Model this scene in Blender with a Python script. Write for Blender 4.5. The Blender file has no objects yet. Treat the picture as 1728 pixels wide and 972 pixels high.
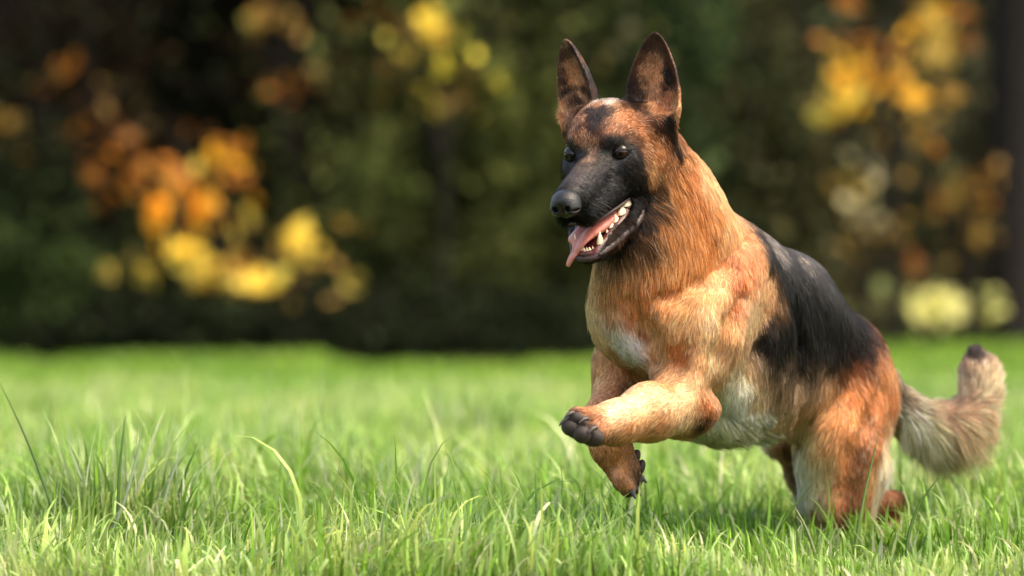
import bpy, math, random
import numpy as np
from mathutils import Vector
from mathutils.kdtree import KDTree

R_ = np.random.default_rng(7)
C = bpy.context.scene.collection
SC = bpy.context.scene

# ------------------------------------------------------------------ camera, sky, sun, exposure
FOCAL_PX, CAM_H, HORIZON = 7200.0, 0.426, 447.0
cam_d = bpy.data.cameras.new('camera'); cam = bpy.data.objects.new('camera', cam_d); C.objects.link(cam)
cam.location = (0, 0, CAM_H); cam.rotation_euler = (math.radians(90), 0, 0)
cam_d.sensor_width = 36; cam_d.lens = 150; cam_d.shift_y = -(486 - HORIZON) / 1728
cam_d.clip_start = .1; cam_d.clip_end = 400
cam_d.dof.use_dof = True; cam_d.dof.focus_distance = 5.92; cam_d.dof.aperture_fstop = 2.8
SC.camera = cam
SUN_EL, SUN_AZ = math.radians(58), math.radians(118)      # azimuth of the sun, seen from above, 0 = +Y (away from camera)
w = bpy.data.worlds.new('World'); SC.world = w; w.use_nodes = True
nt = w.node_tree; bg = nt.nodes['Background']
sky = nt.nodes.new('ShaderNodeTexSky'); sky.sky_type = 'NISHITA'; sky.sun_disc = False
sky.sun_elevation = SUN_EL; sky.sun_rotation = SUN_AZ; sky.air_density = 1.0; sky.dust_density = 3.0; sky.ozone_density = 1.0
nt.links.new(sky.outputs[0], bg.inputs[0]); bg.inputs[1].default_value = 0.15
sd = bpy.data.lights.new('sun', 'SUN'); sun = bpy.data.objects.new('sun', sd); C.objects.link(sun)
sd.energy = .9; sd.angle = math.radians(38); sd.color = (1, .95, .86)
sdir = Vector((math.sin(SUN_AZ) * math.cos(SUN_EL), math.cos(SUN_AZ) * math.cos(SUN_EL), math.sin(SUN_EL)))
sun.rotation_euler = sdir.to_track_quat('Z', 'Y').to_euler()
SC.view_settings.view_transform = 'Standard'; SC.view_settings.look = 'None'
SC.view_settings.exposure = 1.95; SC.view_settings.gamma = 1.0
SC.view_settings.use_white_balance = True; SC.view_settings.white_balance_temperature = 8050
SC.cycles.use_denoising = True
SC.cycles.max_bounces = 8; SC.cycles.diffuse_bounces = 3; SC.cycles.glossy_bounces = 2
SC.cycles.transmission_bounces = 4; SC.cycles.transparent_max_bounces = 8
SC.cycles.sample_clamp_indirect = 4
SC.cycles_curves.shape = 'RIBBONS'; SC.cycles_curves.subdivisions = 2

# ------------------------------------------------------------------ helpers
def P(px, py, Y):
    """a point of the place, from where it shows in the photograph (1728 wide) and its distance in metres"""
    return np.array([(px - 864) / FOCAL_PX * Y, Y, CAM_H + (HORIZON - py) / FOCAL_PX * Y])

def srgb(r, g, b):
    c = np.array([r, g, b], float) / 255
    return np.where(c <= .04045, c / 12.92, ((c + .055) / 1.055) ** 2.4)

def tag(o, label=None, cat=None, group=None, kind=None):
    for k, v in (('label', label), ('category', cat), ('group', group), ('kind', kind)):
        if v: o[k] = v
    return o

def mesh_obj(name, V, F, mat, parent=None, smooth=True, cols=None, loops=None):
    me = bpy.data.meshes.new(name)
    V = np.asarray(V, np.float32); F = np.asarray(F, np.int32); n = F.shape[1]
    me.vertices.add(len(V)); me.vertices.foreach_set('co', V.ravel())
    me.loops.add(F.size); me.loops.foreach_set('vertex_index', F.ravel())
    me.polygons.add(len(F)); me.polygons.foreach_set('loop_start', np.arange(0, F.size, n, dtype=np.int32))
    me.polygons.foreach_set('loop_total', np.full(len(F), n, np.int32))
    me.polygons.foreach_set('use_smooth', np.full(len(F), smooth, bool))
    me.update(calc_edges=True)
    if cols is not None:
        a = me.color_attributes.new('tint', 'FLOAT_COLOR', 'POINT')
        a.data.foreach_set('color', np.c_[cols, np.ones(len(cols))].astype(np.float32).ravel())
    if mat: me.materials.append(mat)
    o = bpy.data.objects.new(name, me); C.objects.link(o)
    if parent: o.parent = parent
    return o

def material(name, color=(.5, .5, .5), rough=.6, spec=.5, attr=None, noise=None, bump=None, sss=0, coat=0, transl=0, noise_mix=.5):
    m = bpy.data.materials.new(name); m.use_nodes = True; t = m.node_tree; b = t.nodes['Principled BSDF']
    b.inputs['Roughness'].default_value = rough; b.inputs['Specular IOR Level'].default_value = spec
    b.inputs['Base Color'].default_value = (*color[:3], 1)
    if sss:
        b.inputs['Subsurface Weight'].default_value = sss; b.inputs['Subsurface Scale'].default_value = .004
        b.inputs['Subsurface Radius'].default_value = (1, .35, .25)
    b.inputs['Coat Weight'].default_value = coat; b.inputs['Coat Roughness'].default_value = .12
    src = None
    if attr:
        a = t.nodes.new('ShaderNodeAttribute'); a.attribute_name = attr; src = a.outputs['Color']
    if noise:
        tc = t.nodes.new('ShaderNodeTexCoord'); nz = t.nodes.new('ShaderNodeTexNoise')
        nz.inputs['Scale'].default_value = noise[0]; nz.inputs['Detail'].default_value = 5
        t.links.new(tc.outputs['Object'], nz.inputs['Vector'])
        mx = t.nodes.new('ShaderNodeMix'); mx.data_type = 'RGBA'
        mx.inputs[0].default_value = 0
        rp = t.nodes.new('ShaderNodeMapRange'); rp.inputs[1].default_value = .35; rp.inputs[2].default_value = .65
        rp.inputs[4].default_value = noise_mix
        t.links.new(nz.outputs[0], rp.inputs[0]); t.links.new(rp.outputs[0], mx.inputs[0])
        if src: t.links.new(src, mx.inputs[6])
        else: mx.inputs[6].default_value = (*color[:3], 1)
        mx.inputs[7].default_value = (*noise[1], 1); src = mx.outputs[2]
    if bump:
        tc = t.nodes.new('ShaderNodeTexCoord'); nz = t.nodes.new('ShaderNodeTexNoise')
        nz.inputs['Scale'].default_value = bump[0]; nz.inputs['Detail'].default_value = 4
        t.links.new(tc.outputs['Object'], nz.inputs['Vector'])
        bp = t.nodes.new('ShaderNodeBump'); bp.inputs['Strength'].default_value = bump[1]; bp.inputs['Distance'].default_value = bump[2]
        t.links.new(nz.outputs[0], bp.inputs['Height']); t.links.new(bp.outputs[0], b.inputs['Normal'])
    if src: t.links.new(src, b.inputs['Base Color'])
    if transl:
        tr = t.nodes.new('ShaderNodeBsdfTranslucent'); ms = t.nodes.new('ShaderNodeMixShader')
        ms.inputs[0].default_value = transl
        if src: t.links.new(src, tr.inputs[0])
        else: tr.inputs[0].default_value = (*color[:3], 1)
        t.links.new(b.outputs[0], ms.inputs[1]); t.links.new(tr.outputs[0], ms.inputs[2])
        t.links.new(ms.outputs[0], t.nodes['Material Output'].inputs[0])
    return m

def vnoise(p, scale, seed=0, comps=3):
    """smooth value noise in [-1,1], numpy, p (n,3)"""
    q = p * scale; i = np.floor(q).astype(np.int64); f = q - i; f = f * f * (3 - 2 * f)
    out = np.zeros((len(p), comps))
    for dx in (0, 1):
        for dy in (0, 1):
            for dz in (0, 1):
                wgt = (f[:, 0] if dx else 1 - f[:, 0]) * (f[:, 1] if dy else 1 - f[:, 1]) * (f[:, 2] if dz else 1 - f[:, 2])
                h = ((i[:, 0] + dx) * 73856093) ^ ((i[:, 1] + dy) * 19349663) ^ ((i[:, 2] + dz) * 83492791) ^ (seed * 2654435)
                for c in range(comps):
                    hh = (h * (1103515245 + 2 * c) + 12345 + c * 777) & 0x7fffffff
                    hh = ((hh >> 13) ^ hh) * 60493 & 0x7fffffff
                    out[:, c] += wgt * (hh / 0x7fffffff * 2 - 1)
    return out
FUR, GRASS = 1.0, 1.0
# ------------------------------------------------------------------ the dog: one skin from a distance field
YAW, PIT, ROL = math.radians(26), math.radians(-15), math.radians(2)
def frame(yaw, pit, rol):
    fw = np.array([-math.sin(yaw), -math.cos(yaw), 0]); lf = np.array([math.cos(yaw), -math.sin(yaw), 0]); up = np.array([0, 0, 1.])
    f2 = fw * math.cos(pit) + up * math.sin(pit); u2 = up * math.cos(pit) - fw * math.sin(pit)
    l3 = lf * math.cos(rol) + u2 * math.sin(rol); u3 = u2 * math.cos(rol) - lf * math.sin(rol)
    return np.stack([f2, l3, u3], 1)            # columns: forward, left, up
HM = frame(YAW, PIT, ROL); HT = P(1003, 261, 5.93)          # head frame, origin midway between the eyes
def hw(x, y, z): return HM @ (np.array([x, y, z]) / 100) + HT   # head cm -> world
def to_head(p): return (p - HT) @ HM * 100                       # world -> head cm

def axis(lo, hi, flo, fhi, fine, coarse):
    a = np.arange(lo, flo, coarse); b = np.arange(flo, fhi, fine); c = np.arange(fhi, hi, coarse)
    return np.concatenate([a, b, c]).astype(np.float32)
FINE, COARSE = .0021, .0048
hc = HT
GX = axis(.02, .80, .02, .27, FINE, COARSE)
GY = axis(5.70, 6.72, 5.77, 6.07, FINE, COARSE)
GZ = axis(-.02, .79, .38, .79, FINE, COARSE)
FLD = np.full((len(GX), len(GY), len(GZ)), .05, np.float32)

def sub(lo, hi):
    s = []
    for g, a, b in zip((GX, GY, GZ), lo, hi):
        i, j = np.searchsorted(g, a), np.searchsorted(g, b); s.append(slice(max(0, i - 1), min(len(g), j + 1)))
    X, Y, Z = np.meshgrid(GX[s[0]], GY[s[1]], GZ[s[2]], indexing='ij')
    return tuple(s), np.stack([X, Y, Z], -1)
def smin(a, b, k):
    h = np.maximum(k - np.abs(a - b), 0) / k
    return np.minimum(a, b) - h * h * k * .25
def smax(a, b, k): return -smin(-a, -b, k)
def put(s, d, k, cut=False):
    FLD[s] = smax(FLD[s], -d, k) if cut else smin(FLD[s], d, k)
def cone(a, b, ra, rb, k=.02, cut=False, flat=None):
    """round cone from a to b (world m); flat=(axis, factor) squeezes it along a direction"""
    a, b = np.array(a, float), np.array(b, float); m = max(ra, rb) + .045 + k
    s, p = sub(np.minimum(a, b) - m, np.maximum(a, b) + m)
    ba = b - a; L2 = ba @ ba
    pa = p - a; t = np.clip(pa @ ba / L2, 0, 1)[..., None]
    v = pa - t * ba
    if flat is not None:
        ax = np.array(flat[0]) / np.linalg.norm(flat[0]); c = (v @ ax)[..., None]; v = v + c * ax * (1 / flat[1] - 1)
    r = ra + (rb - ra) * t[..., 0]
    put(s, (np.sqrt((v * v).sum(-1)) - r).astype(np.float32), k, cut)
def ell(c, rad, M=np.eye(3), k=.02, cut=False):
    c = np.array(c, float); rad = np.array(rad, float); m = rad.max() + .045 + k
    s, p = sub(c - m, c + m); q = (p - c) @ M
    k0 = np.sqrt(((q / rad) ** 2).sum(-1)); k1 = np.sqrt(((q / rad ** 2) ** 2).sum(-1)) + 1e-9
    put(s, (k0 * (k0 - 1) / k1).astype(np.float32), k, cut)

# ---- trunk
BH = P(1150, 540, 6.08) - P(1430, 650, 6.42); BH /= np.linalg.norm(BH)
BL = np.cross([0, 0, 1.], BH); BL /= np.linalg.norm(BL); BU = np.cross(BH, BL)
BM = np.stack([BH, BL, BU], 1)
ell(P(1205, 555, 6.15), (.185, .105, .150), BM, .03)            # ribcage
ell(P(1300, 600, 6.27), (.16, .088, .112), BM, .04)             # loin and belly
cone(P(1230, 454, 6.17), P(1325, 506, 6.28), .058, .056, .05)   # withers to back
cone(P(1325, 506, 6.28), P(1418, 600, 6.40), .056, .054, .05)
ell(P(1418, 660, 6.42), (.072, .075, .080), BM, .04)            # croup
cone(P(1418, 600, 6.40), P(1452, 660, 6.46), .052, .046, .04)
cone(P(1092, 262, 6.00), P(1112, 350, 6.05), .052, .074, .04)   # neck
cone(P(1112, 350, 6.05), P(1150, 450, 6.10), .074, .100, .05)
ell(P(1118, 512, 6.06), (.085, .088, .092), BM, .04)
ell(P(1132, 556, 5.995), (.040, .045, .050), BM, .03)
ell(P(1060, 545, 6.05), (.042, .036, .050), BM, .03)            # forechest
cone(P(1088, 430, 6.0), P(1095, 520, 6.0), .062, .066, .05)      # throat ruff
# ---- near foreleg (the dog's left)
cone(P(1228, 440, 6.10), P(1172, 565, 5.985), .050, .062, .03)
cone(P(1176, 565, 5.985), P(1162, 640, 5.96), .056, .043, .022)
cone(P(1160, 640, 5.96), P(1160, 680, 5.95), .044, .037, .025)
cone(P(1155, 684, 5.95), P(1095, 694, 5.885), .037, .035, .03)
cone(P(1095, 694, 5.885), P(1042, 710, 5.83), .035, .026, .025)
cone(P(1042, 712, 5.83), P(1002, 718, 5.80), .027, .026, .02)
for (x, y, Y, r) in ((975, 703, 5.783, .0135), (968, 718, 5.775, .0145), (986, 728, 5.772, .0150), (1004, 733, 5.782, .0140)):
    cone(P(1004, 718, 5.80), P(x, y, Y), .018, r, .010)
# ---- far foreleg (the dog's right)
cone(P(1086, 540, 6.13), P(1054, 610, 6.13), .048, .041, .02)
cone(P(1058, 610, 6.14), P(1047, 650, 6.12), .040, .035, .025)
cone(P(1047, 650, 6.12), P(1015, 708, 6.06), .034, .025, .02)
cone(P(1013, 708, 6.06), P(1030, 752, 6.03), .024, .027, .015)
cone(P(1030, 752, 6.03), P(1052, 792, 6.03), .026, .024, .015)
for (x, y, Y, r) in ((1048, 812, 6.005, .0125), (1060, 824, 6.01, .0125), (1068, 820, 6.035, .0125), (1070, 803, 6.05, .012)):
    cone(P(1048, 788, 6.03), P(x, y, Y), .016, r, .008)
# ---- near hind leg
cone(P(1415, 668, 6.37), P(1412, 755, 6.30), .072, .056, .03)
cone(P(1448, 680, 6.42), P(1440, 780, 6.38), .052, .046, .03)
cone(P(1412, 755, 6.30), P(1412, 830, 6.30), .056, .044, .03)
cone(P(1412, 830, 6.30), P(1425, 900, 6.36), .046, .030, .03)
cone(P(1440, 790, 6.36), P(1440, 880, 6.38), .042, .028, .03)
cone(P(1430, 885, 6.38), P(1418, 935, 6.36), .026, .024, .02)
cone(P(1418, 930, 6.36), P(1402, 945, 6.29), .024, .020, .015)
# heel and hind foot turned back
cone(P(1450, 850, 6.42), P(1508, 850, 6.50), .030, .018, .02)
cone(P(1508, 850, 6.50), P(1502, 905, 6.50), .019, .018, .012)
cone(P(1502, 900, 6.50), P(1490, 925, 6.45), .020, .022, .012)
# ---- far hind leg
cone(P(1365, 680, 6.50), P(1336, 735, 6.50), .055, .034, .03)
cone(P(1336, 735, 6.50), P(1350, 800, 6.55), .031, .020, .02)
cone(P(1350, 800, 6.55), P(1372, 870, 6.60), .019, .015, .015)
cone(P(1372, 870, 6.60), P(1365, 915, 6.60), .016, .018, .015)
cone(P(1365, 912, 6.60), P(1352, 922, 6.54), .02, .02, .012)
# ---- tail
TAIL = [(1478, 645, 6.48, .030), (1520, 690, 6.50, .024), (1572, 710, 6.51, .021), (1616, 708, 6.51, .020), (1642, 690, 6.51, .020), (1654, 660, 6.51, .021), (1655, 630, 6.51, .017), (1648, 602, 6.51, .009)]
for a, b in zip(TAIL[:-1], TAIL[1:]):
    cone(P(*a[:3]), P(*b[:3]), a[3], b[3], .02)

# ---- furrows where muscle masses meet
def skin_point(px, py):
    for Y in np.arange(5.72, 6.66, .003):
        p = P(px, py, Y)
        i, j, k = np.searchsorted(GX, p[0]), np.searchsorted(GY, p[1]), np.searchsorted(GZ, p[2])
        if i < len(GX) and j < len(GY) and k < len(GZ) and FLD[i, j, k] < 0: return p
    return None
def furrow(path, r, k=.028):
    q = [(skin_point(x, y), f) for x, y, f in path]; q = [v for v in q if v[0] is not None]
    for (p0, f0), (p1, f1) in zip(q[:-1], q[1:]): cone(p0, p1, r * f0, r * f1, k, cut=True)
furrow([(1255, 402, .3), (1228, 440, .8), (1185, 470, 1), (1140, 490, .8), (1110, 500, .3)], .0085)
furrow([(1252, 500, .3), (1236, 545, .8), (1221, 600, 1.1), (1214, 650, 1.2), (1210, 700, .6)], .012)
furrow([(1066, 505, .3), (1076, 540, .8), (1090, 572, 1.1), (1106, 604, 1.1)], .012)
furrow([(1396, 630, .3), (1368, 670, .8), (1348, 715, 1), (1342, 750, .8)], .011)
furrow([(1490, 655, .3), (1470, 705, .9), (1448, 765, 1), (1436, 830, .9), (1432, 880, .5)], .011)
furrow([(1150, 590, .3), (1140, 615, .8), (1122, 636, .7)], .007)
furrow([(1300, 470, .3), (1300, 530, .7), (1282, 585, .7), (1262, 630, .3)], .007)
furrow([(1340, 520, .3), (1352, 580, .6), (1348, 640, .3)], .005)
cone(P(1188, 690, 5.985), P(1176, 700, 5.975), .022, .020, .02)      # point of the elbow

# ---- head, in head centimetres, mirrored left/right
def hcone(a, b, ra, rb, k=.6, cut=False, flat=None):
    for sgn in ((1, -1) if (abs(a[1]) + abs(b[1])) > 0 else (1,)):
        A = hw(a[0], a[1] * sgn, a[2]); B = hw(b[0], b[1] * sgn, b[2])
        fl = None if flat is None else (HM @ np.array([flat[0][0], flat[0][1] * sgn, flat[0][2]]), flat[1])
        cone(A, B, ra / 100, rb / 100, k / 100, cut, fl)
def hell(c, r, k=.6, cut=False, rot=0):
    for sgn in ((1, -1) if abs(c[1]) > 0 else (1,)):
        cr, sr = math.cos(rot * sgn), math.sin(rot * sgn)
        M = HM @ np.array([[cr, -sr, 0], [sr, cr, 0], [0, 0, 1]])
        ell(hw(c[0], c[1] * sgn, c[2]), np.array(r) / 100, M, k / 100, cut)
hell((-5.6, 0, 1.6), (6.4, 5.5, 4.9), 1.0)                  # skull
hell((-2.2, 1.7, 1.9), (3.0, 2.5, 2.2), 1.2)               # brow
hell((-4.0, 3.7, -2.8), (4.8, 2.9, 4.2), 1.5)              # cheek
hell((-8.3, 5.0, 1.9), (3.0, 2.7, 3.2), 1.5)              # ear root
hcone((-1.5, 0, -2.3), (9.0, 0, -4.1), 3.3, 2.5, 1.5)     # muzzle
hcone((-1, 2.2, -4.7), (8.4, 1.35, -6.5), 2.4, 1.55, 1.0)     # upper lips
hell((9.9, 0, -4.3), (1.6, 1.9, 1.7), .6)                  # nose mount
hcone((-5, 0, -5.), (-7, 0, -6), 4.6, 5.2, 2)              # throat
hcone((-4, 3.3, -7.0), (.3, 3.5, -9.4), 2.1, 1.35, .8)        # jaw
hcone((.3, 3.5, -9.4), (6.6, 1.35, -12.6), 1.2, .90, .5)
hcone((-1, 0, -10.4), (6.6, 0, -13.0), 2.2, .95, .8)        # floor of the mouth
hcone((-2.0, 0, -7.9), (9, 0, -9.3), 1.9, 1.8, .4, cut=True, flat=((0, 1, 0), 1.3))   # open mouth
hcone((-.4, 1.2, -8.2), (5, .9, -9.9), 1.7, 1.2, .4, cut=True)
hcone((-1.6, 3.6, -7.6), (4, 3.2, -8.5), .8, 1.3, .4, cut=True)
hell((0.2, 3.85, .05), (1.15, 1.0, .75), .4, cut=True)       # eye sockets
# ears: cupped shells
def ear(sgn, base, tip, face, wmax):
    A, B = hw(*base), hw(*tip); ez = B - A; Lh = np.linalg.norm(ez); ez /= Lh
    ex = HM @ np.array(face, float); ex -= ez * (ex @ ez); ex /= np.linalg.norm(ex); ey = np.cross(ez, ex)
    lo = np.minimum(A, B) - .06; hi = np.maximum(A, B) + .06
    s, p = sub(lo, hi); q = p - A
    z = q @ ez / Lh; x = q @ ex; y = q @ ey
    tt = np.array([-.4, -.1, .12, .35, .6, .78, .89, .96, 1.0, 1.1]); wt = np.array([.75, .9, 1, .98, .80, .57, .39, .22, .06, .0]) * wmax
    wv = np.interp(z, tt, wt) + 1e-4
    dv = wv * .62
    r = np.sqrt((y / wv) ** 2 + ((x) / dv) ** 2); outer = (r - 1) * np.minimum(wv, dv) * .9
    outer = np.maximum(outer, (z - 1) * Lh)
    wi, di = np.maximum(wv - .0032, 1e-4), np.maximum(dv - .0026, 1e-4)
    xo = x - .0012 - .14 * dv
    inner = (np.sqrt((y / wi) ** 2 + (xo / (di * 1.05)) ** 2) - 1) * np.minimum(wi, di) * .9
    inner = smax(inner, (-.03 - z) * Lh, .03)
    front = -(x - .1 * dv) # open to the front
    d = smax(outer, -inner, .003); d = smax(d, -front - .008, .003)
    d = np.maximum(d, (-.35 - z) * Lh)
    put(s, d.astype(np.float32), .008)
ear(1, (-8.2, 5.7, 2.9), (-9.6, 7.4, 15.0), (1, .15, .1), .040)
ear(-1, (-8.4, -5.5, 2.9), (-9.8, -6.7, 14.8), (1, -.45, .1), .039)

def surface_nets(F, gx, gy, gz):
    S = F < 0
    n = sum(S[a:S.shape[0] - 1 + a, b:S.shape[1] - 1 + b, c:S.shape[2] - 1 + c].astype(np.uint8) for a in (0, 1) for b in (0, 1) for c in (0, 1))
    I = np.argwhere((n > 0) & (n < 8)); idx = np.full(n.shape, -1, np.int32); idx[tuple(I.T)] = np.arange(len(I))
    acc = np.zeros((len(I), 3)); cnt = np.zeros(len(I)); G = (gx, gy, gz)
    corners = [(a, b, c) for a in (0, 1) for b in (0, 1) for c in (0, 1)]
    for ca in corners:
        for ax in range(3):
            if ca[ax]: continue
            cb = list(ca); cb[ax] = 1
            ia = I + ca; ib = I + cb
            fa = F[tuple(ia.T)]; fb = F[tuple(ib.T)]; m = (fa < 0) != (fb < 0)
            t = np.where(m, fa / np.where(m, fa - fb, 1), 0)
            pa = np.stack([G[i][ia[:, i]] for i in range(3)], 1); pb = np.stack([G[i][ib[:, i]] for i in range(3)], 1)
            acc[m] += (pa + (pb - pa) * t[:, None])[m]; cnt += m
    V = acc / cnt[:, None]
    quads = []
    for ax in range(3):
        u, v = (ax + 1) % 3, (ax + 2) % 3
        sl0 = [slice(None)] * 3; sl1 = [slice(None)] * 3; sl0[ax] = slice(0, -1); sl1[ax] = slice(1, None)
        for pos in (True, False):
            A = S[tuple(sl0)] & ~S[tuple(sl1)] if pos else ~S[tuple(sl0)] & S[tuple(sl1)]
            E = np.argwhere(A); E = E[(E[:, u] > 0) & (E[:, v] > 0) & (E[:, u] < S.shape[u] - 1) & (E[:, v] < S.shape[v] - 1)]
            du = np.zeros(3, int); du[u] = 1; dv = np.zeros(3, int); dv[v] = 1
            q = [E - du - dv, E - dv, E, E - du]
            ids = np.stack([idx[tuple(x.T)] for x in q], 1)
            quads.append(ids if pos else ids[:, ::-1])
    return V, np.concatenate(quads)
SKV, SKF = surface_nets(FLD, GX, GY, GZ)
del FLD
# light smoothing
def smooth_mesh(V, Fq, it, lam):
    e = np.concatenate([Fq[:, [0, 1]], Fq[:, [1, 2]], Fq[:, [2, 3]], Fq[:, [3, 0]]])
    deg = np.bincount(e.ravel(), minlength=len(V))[:, None]
    for _ in range(it):
        s = np.zeros_like(V)
        for c in range(3):
            s[:, c] = np.bincount(e[:, 0], V[e[:, 1], c], len(V)) + np.bincount(e[:, 1], V[e[:, 0], c], len(V))
        V = V + lam * (s / deg - V)
    return V
SKV = smooth_mesh(SKV, SKF, 3, .5)
print('skin', len(SKV), len(SKF))

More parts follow.
